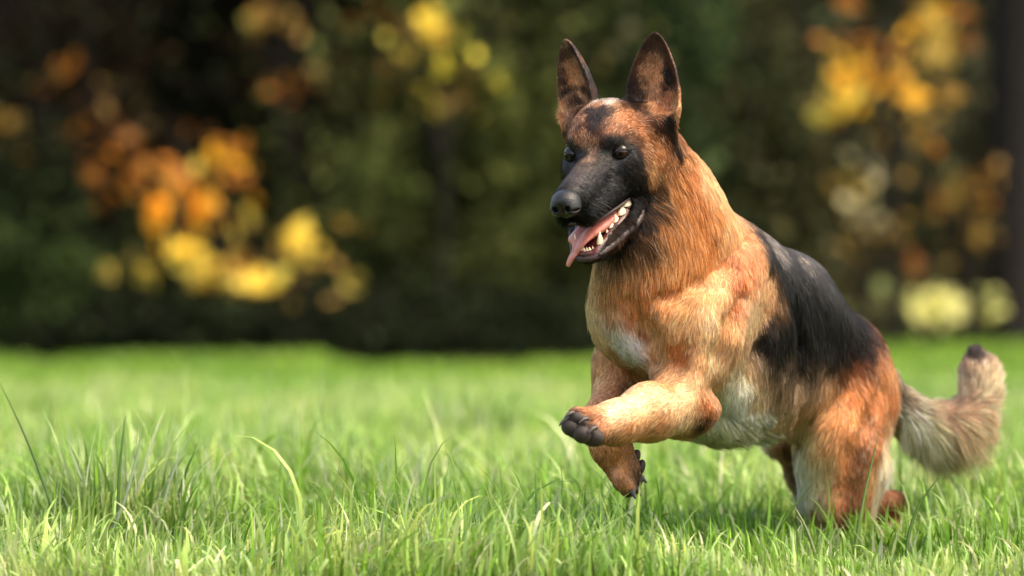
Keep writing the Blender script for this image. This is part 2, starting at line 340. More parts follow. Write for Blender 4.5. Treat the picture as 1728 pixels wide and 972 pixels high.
GUIDE_ROWS = """
0.078 5.846 0.536 52 46 46 0.35 0.57 0.57 0.59 0.12
0.09 5.861 0.546 80 70 68 0.35 0.6 0.68 0.42 0.12
0.076 5.868 0.545 80 70 68 0.35 0.16 0.9 0.41 0.12
0.099 5.886 0.561 96 84 78 0.4 0.56 0.7 0.44 0.12
0.106 5.906 0.573 124 100 87 0.4 0.55 0.69 0.48 0.12
0.112 5.916 0.586 140 98 74 0.45 0.13 0.06 0.99 0.12
0.114 5.914 0.599 165 105 70 0.5 -0.01 -0.11 0.99 0.12
0.101 5.92 0.599 165 105 70 0.5 -0.14 -0.04 0.99 0.12
0.099 5.92 0.578 61 49 45 0.4 0.5 0.35 0.79 0.12
0.122 5.911 0.578 65 54 49 0.4 0.49 0.48 0.73 0.12
0.111 5.872 0.546 54 48 48 0.35 0.68 0.72 0.16 0.12
0.072 5.891 0.544 54 48 48 0.35 0.16 0.98 0.14 0.12
0.124 5.894 0.559 39 35 35 0.4 0.64 0.74 0.2 0.12
0.081 5.915 0.556 39 35 35 0.4 0.19 0.96 0.18 0.12
0.102 5.851 0.529 32 30 30 0.35 0.73 0.63 -0.26 0.12
0.062 5.872 0.528 32 30 30 0.35 0.09 0.95 -0.29 0.12
0.119 5.872 0.521 22 20 20 0.45 0.68 0.7 -0.24 0.12
0.069 5.897 0.52 22 20 20 0.45 0.17 0.95 -0.26 0.12
0.136 5.9 0.542 27 25 25 0.45 0.73 0.66 -0.19 0.12
0.08 5.929 0.541 27 25 25 0.45 0.1 0.97 -0.22 0.12
0.144 5.898 0.522 22 20 20 0.5 0.61 0.76 -0.23 0.15
0.075 5.933 0.52 22 20 20 0.5 0.25 0.94 -0.24 0.15
0.111 5.856 0.505 22 20 20 0.5 0.7 0.54 -0.47 0.2
0.063 5.88 0.503 22 20 20 0.5 0.04 0.87 -0.5 0.2
0.132 5.882 0.507 22 20 20 0.5 0.52 0.85 -0.12 0.2
0.07 5.912 0.505 22 20 20 0.5 0.37 0.92 -0.13 0.2
0.082 5.853 0.492 22 20 20 0.8 0.58 0.73 -0.37 0.5
0.098 5.85 0.492 22 20 20 0.7 0.56 0.33 -0.76 0.4
0.066 5.866 0.49 22 20 20 0.7 -0.03 0.62 -0.78 0.4
0.153 5.91 0.532 22 20 20 0.5 0.66 0.69 -0.3 0.15
0.078 5.947 0.528 22 20 20 0.5 0.17 0.93 -0.32 0.15
0.128 5.907 0.57 32 27 27 0.4 0.57 0.71 0.42 0.12
0.089 5.926 0.568 32 27 27 0.4 0.19 0.9 0.4 0.12
0.13 5.913 0.584 26 22 22 0.4 0.2 -0.11 0.97 0.12
0.092 5.932 0.582 26 22 22 0.4 -0.27 0.12 0.95 0.12
0.136 5.908 0.598 27 22 22 0.4 0.21 -0.09 0.97 0.15
0.083 5.936 0.595 27 22 22 0.4 -0.25 0.14 0.96 0.15
0.149 5.913 0.599 32 26 24 0.4 0.66 0.26 0.7 0.15
0.079 5.948 0.596 32 26 24 0.4 -0.23 0.71 0.67 0.15
0.126 5.909 0.596 77 50 41 0.4 0.05 -0.21 0.98 0.12
0.164 5.919 0.588 29 24 23 0.4 0.92 0.37 -0.14 0.12
0.075 5.964 0.585 29 24 23 0.4 -0.25 0.95 -0.18 0.12
0.169 5.917 0.578 39 32 31 0.5 0.87 0.28 -0.42 0.12
0.153 5.91 0.565 36 31 31 0.4 0.8 -0.13 -0.59 0.12
0.076 5.948 0.562 36 31 31 0.4 -0.54 0.54 -0.64 0.12
0.14 5.908 0.556 42 38 37 0.4 0.84 0.32 -0.43 0.12
0.083 5.937 0.553 42 38 37 0.4 -0.22 0.85 -0.47 0.12
0.165 5.912 0.555 45 38 36 0.6 0.81 0.35 -0.47 0.15
0.072 5.958 0.551 45 38 36 0.6 -0.18 0.85 -0.5 0.15
0.176 5.918 0.567 49 37 34 0.6 0.71 0.47 -0.53 0.15
0.069 5.973 0.564 49 37 34 0.6 -0.02 0.83 -0.56 0.15
0.182 5.926 0.547 41 34 32 0.8 0.3 0.62 -0.72 0.18
0.073 5.981 0.543 41 34 32 0.8 0.36 0.59 -0.72 0.18
0.169 5.922 0.535 31 27 27 0.7 0.76 0.64 -0.12 0.18
0.078 5.968 0.531 31 27 27 0.7 0.06 0.99 -0.14 0.18
0.187 5.945 0.531 29 26 26 0.9 0.37 0.83 -0.43 0.2
0.087 5.995 0.527 29 26 26 0.9 0.46 0.78 -0.42 0.2
0.197 5.948 0.547 185 128 82 1 0.21 0.65 -0.73 0.2
0.082 6.004 0.543 185 128 82 1 0.43 0.54 -0.72 0.2
0.193 5.938 0.56 195 140 92 0.9 0.28 0.49 -0.82 0.2
0.075 5.996 0.555 195 140 92 0.9 0.27 0.5 -0.82 0.2
0.188 5.931 0.57 150 102 70 0.8 0.53 0.6 -0.59 0.15
0.072 5.989 0.566 150 102 70 0.8 0.2 0.77 -0.61 0.15
0.202 5.957 0.533 120 80 52 1.1 0.53 0.32 -0.79 0.2
0.092 6.01 0.532 120 80 52 1.1 -0.02 0.59 -0.81 0.2
0.118 5.924 0.629 52 46 46 0.6 0.19 0.57 0.8 0.18
0.105 5.931 0.629 52 46 46 0.6 0.29 0.52 0.8 0.18
0.125 5.932 0.639 66 58 57 0.6 0.3 0.68 0.67 0.18
0.106 5.942 0.639 66 58 57 0.6 0.33 0.67 0.67 0.18
0.113 5.917 0.614 62 48 44 0.55 0.09 0.38 0.92 0.15
0.103 5.922 0.614 62 48 44 0.55 0.19 0.33 0.92 0.15
0.115 5.913 0.604 120 76 56 0.55 0.06 0.1 0.99 0.15
0.109 5.929 0.629 72 58 54 0.6 0.21 0.55 0.81 0.18
0.104 5.925 0.619 130 84 62 0.5 0.04 0.49 0.87 0.15
0.125 5.914 0.617 110 72 56 0.55 0.32 0.41 0.85 0.15
0.093 5.929 0.615 110 72 56 0.55 0.09 0.53 0.84 0.15
0.132 5.933 0.641 110 84 72 0.6 0.34 0.7 0.63 0.18
0.116 5.914 0.611 110 75 58 0.55 0.14 0.27 0.95 0.15
0.12 5.92 0.625 58 50 50 0.6 0.17 0.55 0.82 0.18
0.122 5.931 0.638 75 66 65 0.6 0.18 0.69 0.7 0.18
0.112 5.92 0.619 70 55 50 0.55 0.11 0.44 0.89 0.15
0.13 5.924 0.633 80 66 60 0.6 0.31 0.61 0.73 0.18
0.1 5.923 0.611 172 108 72 0.55 -0.12 0.4 0.91 0.15
0.091 5.925 0.6 165 102 68 0.5 -0.28 0.21 0.94 0.15
0.1 5.936 0.63 165 110 78 0.6 0.21 0.64 0.74 0.18
0.136 5.91 0.611 168 104 68 0.55 0.28 0.35 0.89 0.15
0.083 5.936 0.608 168 104 68 0.55 0.06 0.46 0.88 0.15
0.135 5.918 0.625 150 98 68 0.6 0.33 0.59 0.74 0.18
0.09 5.941 0.623 150 98 68 0.6 0.23 0.64 0.74 0.18
0.149 5.914 0.611 150 95 64 0.55 0.45 0.48 0.75 0.15
0.079 5.949 0.609 150 95 64 0.55 0.07 0.67 0.74 0.15
0.149 5.925 0.629 178 112 72 0.6 0.41 0.65 0.64 0.18
0.086 5.956 0.627 178 112 72 0.6 0.24 0.74 0.63 0.18
0.161 5.924 0.617 170 106 70 0.6 0.61 0.67 0.42 0.15
0.08 5.964 0.614 170 106 70 0.6 0.14 0.91 0.4 0.15
0.165 5.924 0.603 125 84 60 0.55 0.76 0.64 0.13 0.15
0.078 5.968 0.599 125 84 60 0.55 0.05 0.99 0.1 0.15
0.178 5.933 0.597 115 76 54 0.6 0.73 0.61 -0.3 0.15
0.078 5.983 0.593 115 76 54 0.6 0.07 0.94 -0.33 0.15
0.178 5.939 0.613 178 108 66 0.7 0.74 0.65 0.16 0.18
0.081 5.987 0.61 178 108 66 0.7 0.06 0.99 0.14 0.18
0.163 5.94 0.638 165 102 66 0.6 0.38 0.81 0.44 0.2
0.09 5.977 0.635 165 102 66 0.6 0.4 0.8 0.45 0.2
0.182 5.945 0.63 150 90 56 0.7 0.87 0.37 0.33 0.2
0.083 5.994 0.626 150 90 56 0.7 -0.24 0.93 0.29 0.2
0.191 5.946 0.605 172 106 62 0.8 0.89 0.38 -0.23 0.18
0.08 6.002 0.602 172 106 62 0.8 -0.22 0.94 -0.27 0.18
0.191 5.941 0.587 165 104 66 0.8 0.68 0.36 -0.64 0.18
0.079 5.997 0.582 165 104 66 0.8 -0.09 0.74 -0.67 0.18
0.136 5.953 0.653 205 196 190 1 0.31 0.88 0.36 0.35
0.116 5.962 0.652 205 196 190 1 0.5 0.79 0.36 0.35
0.128 5.961 0.655 160 140 128 0.8 0.21 0.94 0.27 0.3
0.145 5.947 0.65 165 118 84 0.7 0.31 0.86 0.41 0.25
0.105 5.966 0.648 165 118 84 0.7 0.47 0.78 0.42 0.25
0.119 5.951 0.65 175 120 86 0.7 -0.08 0.93 0.37 0.25
0.154 5.948 0.648 110 74 55 0.6 0.22 0.88 0.42 0.25
0.164 5.974 0.658 45 33 30 0.6 -0.39 0.4 0.83 0.25
0.114 5.999 0.655 45 33 30 0.6 0.5 -0.04 0.86 0.25
0.175 5.956 0.645 48 35 31 0.6 0.67 0.6 0.42 0.25
0.095 5.996 0.643 48 35 31 0.6 0.05 0.91 0.4 0.25
0.185 5.949 0.637 90 58 42 0.7 0.84 0.34 0.42 0.25
0.21 5.953 0.62 90 56 40 0.9 0.6 0.22 -0.77 0.25
0.075 6.021 0.616 90 56 40 0.9 -0.13 0.59 -0.8 0.25
0.222 5.954 0.612 48 34 31 1 0.48 0.22 -0.85 0.25
0.076 6.034 0.608 48 34 31 1 -0.06 0.49 -0.87 0.25
0.227 5.962 0.597 70 44 34 1.2 0.14 0.29 -0.95 0.25
0.078 6.04 0.593 70 44 34 1.2 0.21 0.26 -0.94 0.25
0.212 5.954 0.604 150 90 54 1.1 0.55 0.2 -0.81 0.2
0.079 6.023 0.601 150 90 54 1.1 -0.12 0.53 -0.84 0.2
0.205 5.95 0.584 185 115 66 1.2 0.53 0.15 -0.83 0.2
0.083 6.009 0.576 185 115 66 1.2 -0.15 0.49 -0.86 0.2
0.22 5.957 0.579 180 112 66 1.4 0.33 0.31 -0.89 0.22
0.083 6.036 0.584 180 112 66 1.4 0.1 0.42 -0.9 0.22
0.236 5.983 0.598 165 105 68 1.4 0.43 0.03 -0.9 0.25
0.086 6.05 0.593 165 105 68 1.4 -0.18 0.33 -0.93 0.25
0.23 5.96 0.619 150 92 60 0.9 -0.17 0.18 -0.97 0.25
0.072 6.042 0.614 150 92 60 0.9 0.3 -0.06 -0.95 0.25
0.163 5.971 0.676 46 34 30 0.5 0.19 -0.1 0.98 0.25
0.111 5.996 0.675 46 34 30 0.5 -0.25 0.12 0.96 0.25
0.161 5.979 0.666 42 31 28 0.6 0.17 -0.04 0.98 0.25
0.169 5.978 0.673 48 35 30 0.5 0.18 -0.13 0.98 0.25
0.176 5.983 0.656 44 32 28 0.6 0.21 0.52 0.83 0.25
0.114 6.013 0.654 44 32 28 0.6 0.24 0.5 0.83 0.25
0.183 5.984 0.66 120 78 54 0.9 0.29 -0.12 0.95 0.5
0.19 5.984 0.66 196 136 98 1.2 0.28 -0.15 0.95 0.6
0.109 6.025 0.658 196 136 98 1.2 -0.35 0.16 0.92 0.6
0.196 5.983 0.66 206 140 100 1.2 0.17 -0.13 0.98 0.6
0.186 5.981 0.677 150 100 70 0.8 0.3 -0.23 0.93 0.4
0.107 6.021 0.675 150 100 70 0.8 -0.42 0.13 0.9 0.4
0.19 5.954 0.643 150 98 68 1 0.31 0.66 0.69 0.5
0.085 6.006 0.639 150 98 68 1 0.3 0.66 0.69 0.5
0.198 5.953 0.638 176 112 76 1 -0.07 0.5 0.86 0.5
0.219 5.964 0.693 40 30 27 0.35 -0.18 -0.19 0.97 0.15
0.073 6.041 0.688 40 30 27 0.35 -0.1 -0.23 0.97 0.15
0.221 5.969 0.676 38 29 26 0.4 -0.16 -0.18 0.97 0.2
0.076 6.045 0.671 38 29 26 0.4 -0.11 -0.21 0.97 0.2
0.217 5.974 0.666 60 40 33 0.5 -0.09 -0.12 0.99 0.2
0.083 6.045 0.662 60 40 33 0.5 -0.1 -0.11 0.99 0.2
0.225 5.968 0.654 206 134 92 0.9 0.03 -0.14 0.99 0.35
0.074 6.047 0.648 206 134 92 0.9 -0.19 -0.03 0.98 0.35
0.221 5.971 0.643 210 134 90 0.9 0.29 0.34 0.9 0.35
0.08 6.043 0.636 210 134 90 0.9 0.04 0.46 0.89 0.35
0.211 5.975 0.646 196 120 80 0.8 -0.28 0.72 0.64 0.3
0.089 6.035 0.64 196 120 80 0.8 0.7 0.23 0.68 0.3
0.217 5.952 0.629 52 38 33 0.9 0.56 -0.1 -0.83 0.25
0.21 5.953 0.626 60 42 36 0.9 0.63 0.13 -0.77 0.25
0.225 5.958 0.604 44 32 28 1 0.1 0.4 -0.91 0.25
0.23 5.966 0.588 52 36 31 1 0.23 0.19 -0.95 0.25
0.081 6.041 0.586 52 36 31 1 0.07 0.27 -0.96 0.25
0.198 5.954 0.741 96 64 50 0.3 -0.12 -0.55 0.83 0.15
0.073 6.018 0.737 96 64 50 0.3 -0.42 -0.4 0.82 0.15
0.189 5.959 0.731 83 56 47 0.3 0.27 -0.47 0.84 0.15
0.085 6.012 0.729 83 56 47 0.3 -0.59 -0.04 0.81 0.15
0.21 5.956 0.726 108 72 54 0.3 -0.21 -0.35 0.91 0.15
0.069 6.028 0.721 108 72 54 0.3 -0.21 -0.35 0.91 0.15
0.179 5.966 0.714 118 78 56 0.35 0.33 -0.35 0.88 0.15
0.097 6.006 0.711 118 78 56 0.35 -0.53 0.08 0.85 0.15
0.172 5.967 0.704 94 62 48 0.35 0.3 -0.21 0.93 0.15
0.196 5.968 0.714 162 105 72 0.35 0.04 -0.4 0.92 0.15
0.09 6.022 0.711 162 105 72 0.35 -0.4 -0.18 0.9 0.15
0.206 5.968 0.705 189 121 80 0.4 -0.04 -0.35 0.93 0.15
0.084 6.032 0.703 189 121 80 0.4 -0.32 -0.22 0.92 0.15
0.192 5.976 0.691 203 132 88 0.5 0.18 -0.32 0.93 0.2
0.1 6.024 0.688 203 132 88 0.5 -0.41 -0.02 0.91 0.2
0.182 5.977 0.689 162 108 75 0.5 0.25 -0.28 0.93 0.2
0.171 5.974 0.685 83 56 46 0.4 0.26 -0.25 0.93 0.2
0.204 5.976 0.685 232 151 105 0.5 -0.1 -0.27 0.96 0.2
0.093 6.034 0.682 232 151 105 0.5 -0.21 -0.21 0.95 0.2
0.216 5.962 0.705 108 70 54 0.35 -0.24 -0.26 0.94 0.15
0.071 6.037 0.701 108 70 54 0.35 -0.12 -0.32 0.94 0.15
0.219 5.967 0.685 62 42 36 0.4 -0.17 -0.2 0.97 0.2
0.212 5.975 0.672 148 88 64 0.5 -0.08 -0.15 0.99 0.2
0.203 5.98 0.669 235 159 113 0.7 -0.14 -0.13 0.98 0.25
0.099 6.035 0.665 235 159 113 0.7 -0.08 -0.16 0.98 0.25
0.189 5.983 0.669 223 151 105 0.8 0.18 -0.2 0.96 0.35
0.178 5.983 0.666 108 70 54 0.6 0.23 -0.15 0.96 0.3
0.166 5.976 0.671 62 44 39 0.5 0.17 -0.08 0.98 0.25
0.194 5.966 0.651 235 164 113 1.1 0.09 0.93 0.36 0.45
0.091 6.017 0.647 235 164 113 1.1 0.66 0.64 0.39 0.45
0.204 5.979 0.651 235 151 105 0.7 -0.21 0.76 0.62 0.3
0.184 5.966 0.651 121 80 58 0.8 0.64 0.7 0.33 0.35
0.219 5.974 0.657 223 132 86 0.8 -0.01 -0.15 0.99 0.3
0.225 5.966 0.644 235 170 113 0.8 0.28 0.11 0.95 0.3
0.216 5.968 0.639 235 151 96 0.7 0.1 -0.75 -0.66 0.3
0.224 5.967 0.668 128 80 58 0.5 -0.09 -0.08 0.99 0.2
0.088 6.01 0.726 48 34 30 0.3 -0.48 -0.15 0.86 0.15
0.1 5.993 0.7 44 32 28 0.3 -0.24 -0.07 0.97 0.15
0.106 5.99 0.681 46 33 29 0.4 0.17 -0.09 0.98 0.2
0.101 6.031 0.671 50 36 31 0.5 -0.09 -0.26 0.96 0.25
0.109 6.023 0.664 52 38 33 0.5 -0.11 -0.24 0.96 0.25
0.087 6.04 0.675 150 96 64 0.6 -0.06 -0.3 0.95 0.3
0.076 6.039 0.692 170 106 70 0.5 0.05 -0.28 0.96 0.25
0.081 6.047 0.652 120 80 56 0.8 0.17 -0.13 0.98 0.35
0.07 6.04 0.635 206 136 92 0.8 -0.39 -0.73 -0.57 0.35
0.077 6.011 0.628 190 122 82 0.8 -0.3 0.07 -0.95 0.3
0.081 5.958 0.618 80 54 42 0.6 -0.4 0.02 -0.92 0.25
0.072 6.04 0.615 62 44 36 0.7 0.25 0.14 -0.96 0.25
0.076 6.017 0.737 162 121 94 0.3 -0.11 -0.59 0.8 0.15
0.072 6.026 0.725 114 75 56 0.3 0.06 -0.5 0.87 0.15
0.068 6.035 0.704 135 88 64 0.3 0.17 -0.44 0.88 0.15
0.082 6.024 0.721 121 80 58 0.3 -0.11 -0.44 0.89 0.15
0.202 5.967 0.726 121 80 58 0.3 -0.34 -0.32 0.88 0.15
0.079 6.034 0.704 189 121 80 0.4 -0.05 -0.41 0.91 0.2
0.085 6.037 0.688 216 132 83 0.5 -0.05 -0.3 0.95 0.2
0.095 6.013 0.712 65 44 37 0.3 -0.38 -0.23 0.9 0.15
0.104 6.015 0.691 72 48 39 0.4 -0.28 -0.2 0.94 0.15
0.111 5.989 0.673 94 60 48 0.4 0.13 0.36 0.92 0.2
0.093 6.037 0.675 148 94 67 0.5 -0.04 -0.34 0.94 0.25
0.072 6.043 0.679 141 92 64 0.4 0.11 -0.26 0.96 0.2
0.082 6.045 0.663 175 113 78 0.6 0.14 -0.19 0.97 0.3
0.097 6.038 0.658 96 64 50 0.6 0.07 -0.29 0.95 0.25
0.072 6.046 0.642 235 169 110 0.8 -0.19 0.26 0.95 0.3
0.068 6.041 0.629 223 140 92 0.8 0.15 0.14 -0.98 0.3
0.087 6.009 0.642 148 94 67 0.7 0.71 0.22 0.66 0.3
0.076 6.009 0.62 114 73 56 0.6 -0.1 0.22 -0.97 0.25
0.197 5.948 0.625 114 73 56 0.6 0.29 0.03 -0.96 0.25
0.073 6.04 0.611 162 105 75 0.7 0.28 0.12 -0.95 0.25
0.076 5.97 0.592 235 159 102 0.5 -0.23 0.01 -0.97 0.15
0.081 5.939 0.603 162 105 75 0.5 0.02 0.21 0.98 0.15
0.078 5.956 0.591 48 37 36 0.4 0 0.16 0.99 0.15
0.087 5.933 0.588 72 55 50 0.4 -0.37 -0.27 0.89 0.12
0.085 5.95 0.574 57 48 46 0.4 0.34 0.64 0.69 0.12
0.149 5.918 0.576 57 48 46 0.4 0.27 0.68 0.68 0.12
0.075 5.95 0.562 54 46 44 0.4 -0.28 0.48 0.83 0.12
0.178 5.947 0.481 22 20 20 0.9 0.45 -0.41 -0.79 0.2
0.097 5.982 0.485 22 20 20 0.9 -0.55 0.09 -0.83 0.2
0.162 5.946 0.463 34 31 31 0.8 0.32 -0.4 -0.86 0.2
0.117 5.967 0.468 34 31 31 0.8 -0.46 -0.01 -0.89 0.2
0.189 5.954 0.506 22 20 20 1 0.62 0.28 -0.74 0.2
0.096 5.999 0.504 22 20 20 1 -0.1 0.64 -0.76 0.2
0.195 5.956 0.519 38 33 32 1.2 0.62 0.3 -0.72 0.2
0.095 6.006 0.516 38 33 32 1.2 -0.09 0.66 -0.75 0.2
0.191 5.948 0.485 60 44 36 1.4 0.51 -0.33 -0.8 0.25
0.096 5.988 0.492 60 44 36 1.4 -0.52 0.18 -0.84 0.25
0.15 5.95 0.448 45 38 36 1 0.16 -0.24 -0.96 0.3
0.122 5.959 0.457 45 38 36 1 -0.23 -0.05 -0.97 0.3
0.111 5.892 0.432 28 25 25 0.5 0.53 0.65 -0.54 0.2
0.096 5.901 0.431 28 25 25 0.5 0.24 0.8 -0.55 0.2
0.131 5.97 0.435 30 27 27 0.6 0.12 -0.14 -0.98 0.2
0.14 5.957 0.436 30 27 27 0.6 -0.13 -0.02 -0.99 0.2
0.203 5.956 0.51 150 98 58 2.7 0.3 -0.17 -0.94 0.36
0.182 5.94 0.461 125 84 52 2.9 0.08 -0.23 -0.97 0.42
0.162 5.942 0.44 140 98 60 2.9 -0 -0.01 -1 0.42
0.137 5.961 0.425 165 115 68 2.9 0.01 0.01 -1 0.42
0.12 6.02 0.415 206 156 104 2.7 -0.05 -0 -1 0.6
0.117 6.03 0.39 218 170 120 2.7 -0.14 -0 -0.99 0.66
0.212 5.949 0.481 190 124 68 2.9 0.27 -0.23 -0.94 0.36
0.229 5.964 0.531 205 132 74 2.7 0.43 0.15 -0.89 0.34
0.25 5.979 0.548 200 122 68 2.7 0.49 0.22 -0.84 0.34
0.246 5.99 0.58 205 140 90 2.2 0.49 0.1 -0.86 0.34
0.267 5.999 0.548 222 170 122 2.4 0.46 0.14 -0.88 0.34
0.285 6.019 0.528 226 176 126 2.7 0.32 0.17 -0.93 0.34
0.303 6.052 0.508 224 172 122 2.7 0.39 0.06 -0.92 0.34
0.258 5.98 0.515 208 122 64 2.9 0.33 0.2 -0.92 0.34
0.237 5.964 0.498 206 134 74 2.9 0.28 0.01 -0.96 0.36
0.28 6 0.494 212 138 80 2.9 0.3 0.19 -0.93 0.34
0.312 6.05 0.486 222 168 118 2.8 0.44 0.06 -0.9 0.31
0.183 6.152 0.492 222 168 118 2.8 -0.05 0.44 -0.9 0.31
0.195 5.937 0.44 180 118 64 2.9 0 -0.03 -1 0.42
0.22 5.944 0.44 208 140 80 3.2 0.11 -0.03 -0.99 0.36
0.17 5.939 0.419 176 116 64 2.9 -0.01 -0.03 -1 0.42
0.141 5.956 0.399 190 126 72 2.7 -0.05 0.04 -1 0.42
0.162 5.947 0.382 196 124 68 2.7 0.02 0.15 -0.99 0.38
0.195 5.936 0.399 194 118 60 2.9 -0.32 0.14 -0.94 0.36
0.245 5.962 0.448 208 134 74 3.2 0.1 -0 -0.99 0.34
0.271 5.989 0.457 206 126 66 3.2 0.12 0.07 -0.99 0.34
0.293 6.014 0.457 220 160 106 2.9 0 0.25 -0.97 0.31
0.228 5.956 0.407 200 122 62 2.8 -0.54 0.21 -0.81 0.34
0.259 5.985 0.419 216 146 86 2.7 -0.31 0.12 -0.94 0.31
0.114 6.04 0.356 220 172 124 2.2 0.01 -0.01 -1 0.55
0.126 5.996 0.332 218 172 128 1.6 0.31 0.22 -0.93 0.3
0.137 5.961 0.357 204 142 92 1.8 0.04 0.12 -0.99 0.3
0.162 5.953 0.349 190 120 70 1.8 0.15 0.19 -0.97 0.3
0.179 5.96 0.332 170 104 60 1.6 0.18 0.23 -0.96 0.28
0.152 5.961 0.324 250 244 236 1.6 0.58 0.14 -0.81 0.35
0.169 5.965 0.308 252 246 240 1.6 0.48 0.36 -0.8 0.35
0.141 5.967 0.332 236 208 176 1.6 0.46 0.06 -0.89 0.35
0.138 6.004 0.307 196 134 84 1.4 0.6 0.24 -0.76 0.3
0.191 5.953 0.345 214 160 112 1.8 0 0.47 -0.88 0.3
0.203 5.955 0.324 224 178 130 1.6 -0.05 0.42 -0.91 0.3
0.195 5.964 0.303 200 140 92 1.4 0.04 0.19 -0.98 0.25
0.186 5.987 0.282 190 130 86 1.2 0.73 0.3 -0.62 0.25
0.195 5.957 0.266 170 112 72 1.2 -0.26 -0.03 -0.96 0.25
0.227 5.926 0.349 218 160 106 1.8 -0.31 -0.12 -0.94 0.25
0.227 5.933 0.308 196 120 66 1.4 -0.18 0.47 -0.86 0.22
0.244 5.927 0.3 184 106 56 1.3 -0.1 0.1 -0.99 0.2
0.248 5.921 0.333 210 150 98 1.6 -0.2 -0.04 -0.98 0.22
0.211 5.937 0.37 204 136 78 2 -0.31 -0.77 -0.56 0.28
0.244 5.939 0.374 214 152 94 1.8 -0.65 -0.54 -0.53 0.25
0.269 5.948 0.382 218 162 108 1.6 0.03 -0.9 -0.43 0.22
0.288 5.983 0.399 226 176 128 1.7 -0.24 -0.72 -0.65 0.22
0.31 6.025 0.423 212 128 78 1.8 0.14 -0.59 -0.79 0.22
0.151 6.144 0.427 212 128 78 1.8 -0.61 -0.01 -0.79 0.22
0.322 6.008 0.398 196 112 66 1.8 -0.12 0.02 -0.99 0.22
0.313 5.994 0.365 178 96 52 1.6 0.26 -0.31 -0.92 0.22
0.138 6.131 0.366 178 96 52 1.6 -0.36 0.18 -0.92 0.22
0.336 6.031 0.423 216 140 98 1.8 0.38 -0.19 -0.91 0.24
0.329 6.055 0.453 216 146 98 2 0.57 -0.55 -0.61 0.24
0.181 6.171 0.458 216 146 98 2 -0.68 0.41 -0.61 0.24
0.345 6.053 0.44 200 130 90 1.8 0.45 -0.14 -0.88 0.24
0.281 5.929 0.349 226 184 140 1.4 0.09 -0.26 -0.96 0.2
0.268 5.921 0.325 222 172 124 1.3 -0.09 -0.04 -1 0.18
0.299 5.965 0.332 206 146 96 1.5 0.03 -0.24 -0.97 0.2
0.359 6.067 0.39 222 166 120 1.8 -0.07 0.02 -1 0.24
0.191 6.197 0.389 222 166 120 1.8 0.04 -0.07 -1 0.24
0.34 6.029 0.365 226 186 146 1.8 -0.14 0.06 -0.99 0.24
0.16 6.168 0.366 226 186 146 1.8 0.09 -0.12 -0.99 0.24
0.326 6 0.336 214 168 124 1.8 -0.12 0.02 -0.99 0.24
0.137 6.147 0.336 214 168 124 1.8 0.05 -0.11 -0.99 0.24
0.359 6.065 0.415 205 140 98 1.6 0.09 0.05 -0.99 0.24
0.316 5.972 0.307 196 150 108 1.8 -0.24 0.2 -0.95 0.25
0.121 6.13 0.306 196 150 108 1.8 0.25 -0.18 -0.95 0.25
0.369 6.097 0.368 206 146 102 1.8 0.09 0.02 -1 0.24
0.213 6.219 0.368 206 146 102 1.8 -0.01 0.09 -1 0.24
0.256 5.919 0.3 216 158 106 1.2 -0.13 -0.18 -0.98 0.15
0.278 5.955 0.291 226 184 142 1.2 -0.01 0.01 -1 0.15
0.243 5.915 0.276 206 142 90 1 -0.57 -0.33 -0.75 0.14
0.219 5.922 0.263 216 158 108 0.9 -0.89 -0.05 -0.45 0.14
0.264 5.915 0.267 220 172 126 1 -0.03 -0.12 -0.99 0.14
0.286 6.034 0.256 214 160 112 1.1 -0.14 0.56 -0.82 0.18
0.268 5.912 0.235 186 106 56 1 0.07 0.03 -1 0.2
0.274 5.922 0.218 150 84 46 1 -0.2 0.28 -0.94 0.2
0.266 5.921 0.207 70 48 38 0.9 -0.32 0.45 -0.83 0.2
0.247 5.899 0.243 224 178 132 0.9 -0.75 -0.56 -0.36 0.14
0.225 5.868 0.236 226 184 140 0.9 -0.51 -0.84 -0.18 0.14
0.2 5.85 0.245 224 180 136 0.8 -0.89 -0.46 -0.02 0.14
0.217 5.88 0.256 190 112 62 0.9 -0.83 -0.35 0.44 0.14
0.175 5.838 0.241 226 182 138 0.8 -0.93 -0.36 0.09 0.14
0.15 5.804 0.23 228 186 144 0.7 -0.92 -0.38 0.07 0.14
0.133 5.79 0.223 232 192 152 0.7 -0.86 -0.5 0.13 0.14
0.243 5.899 0.211 224 182 138 1.2 -0.6 0 -0.8 0.25
0.208 5.852 0.208 210 144 92 1.2 -0.62 -0.12 -0.78 0.25
0.183 5.843 0.196 206 140 88 1.3 -0.74 0.14 -0.65 0.3
0.228 5.94 0.189 214 160 112 1.8 0.96 0.24 -0.15 0.35
0.158 5.805 0.198 208 142 92 1 -0.66 -0.07 -0.75 0.25
0.137 5.789 0.202 218 160 114 0.8 -0.59 -0.32 -0.74 0.2
0.129 5.788 0.19 150 92 60 0.8 -0.64 0.02 -0.76 0.25
0.195 5.84 0.227 222 170 122 0.8 -0.86 -0.5 -0.12 0.14
0.117 5.788 0.231 206 140 96 0.8 -0.97 -0.05 0.22 0.2
0.103 5.783 0.231 190 122 80 0.9 -0.98 -0.04 0.19 0.3
0.117 5.776 0.219 170 100 62 0.9 -0.93 -0.3 0.21 0.35
0.123 5.774 0.207 196 132 90 0.8 -0.71 -0.67 -0.23 0.3
0.093 5.776 0.231 160 100 68 0.8 -0.96 -0.14 0.25 0.3
0.085 5.771 0.227 60 42 36 0.5 -0.98 0.09 -0.19 0.3
0.105 5.766 0.214 84 52 40 0.6 -0.93 -0.34 0.18 0.3
0.089 5.762 0.214 40 30 28 0.4 -0.98 -0.11 -0.15 0.2
0.097 5.758 0.204 30 24 23 0.3 -0.96 -0.1 -0.27 0.2
0.113 5.766 0.195 34 26 24 0.4 -0.73 -0.29 -0.62 0.2
0.12 5.772 0.189 60 42 34 0.6 -0.6 0.08 -0.8 0.3
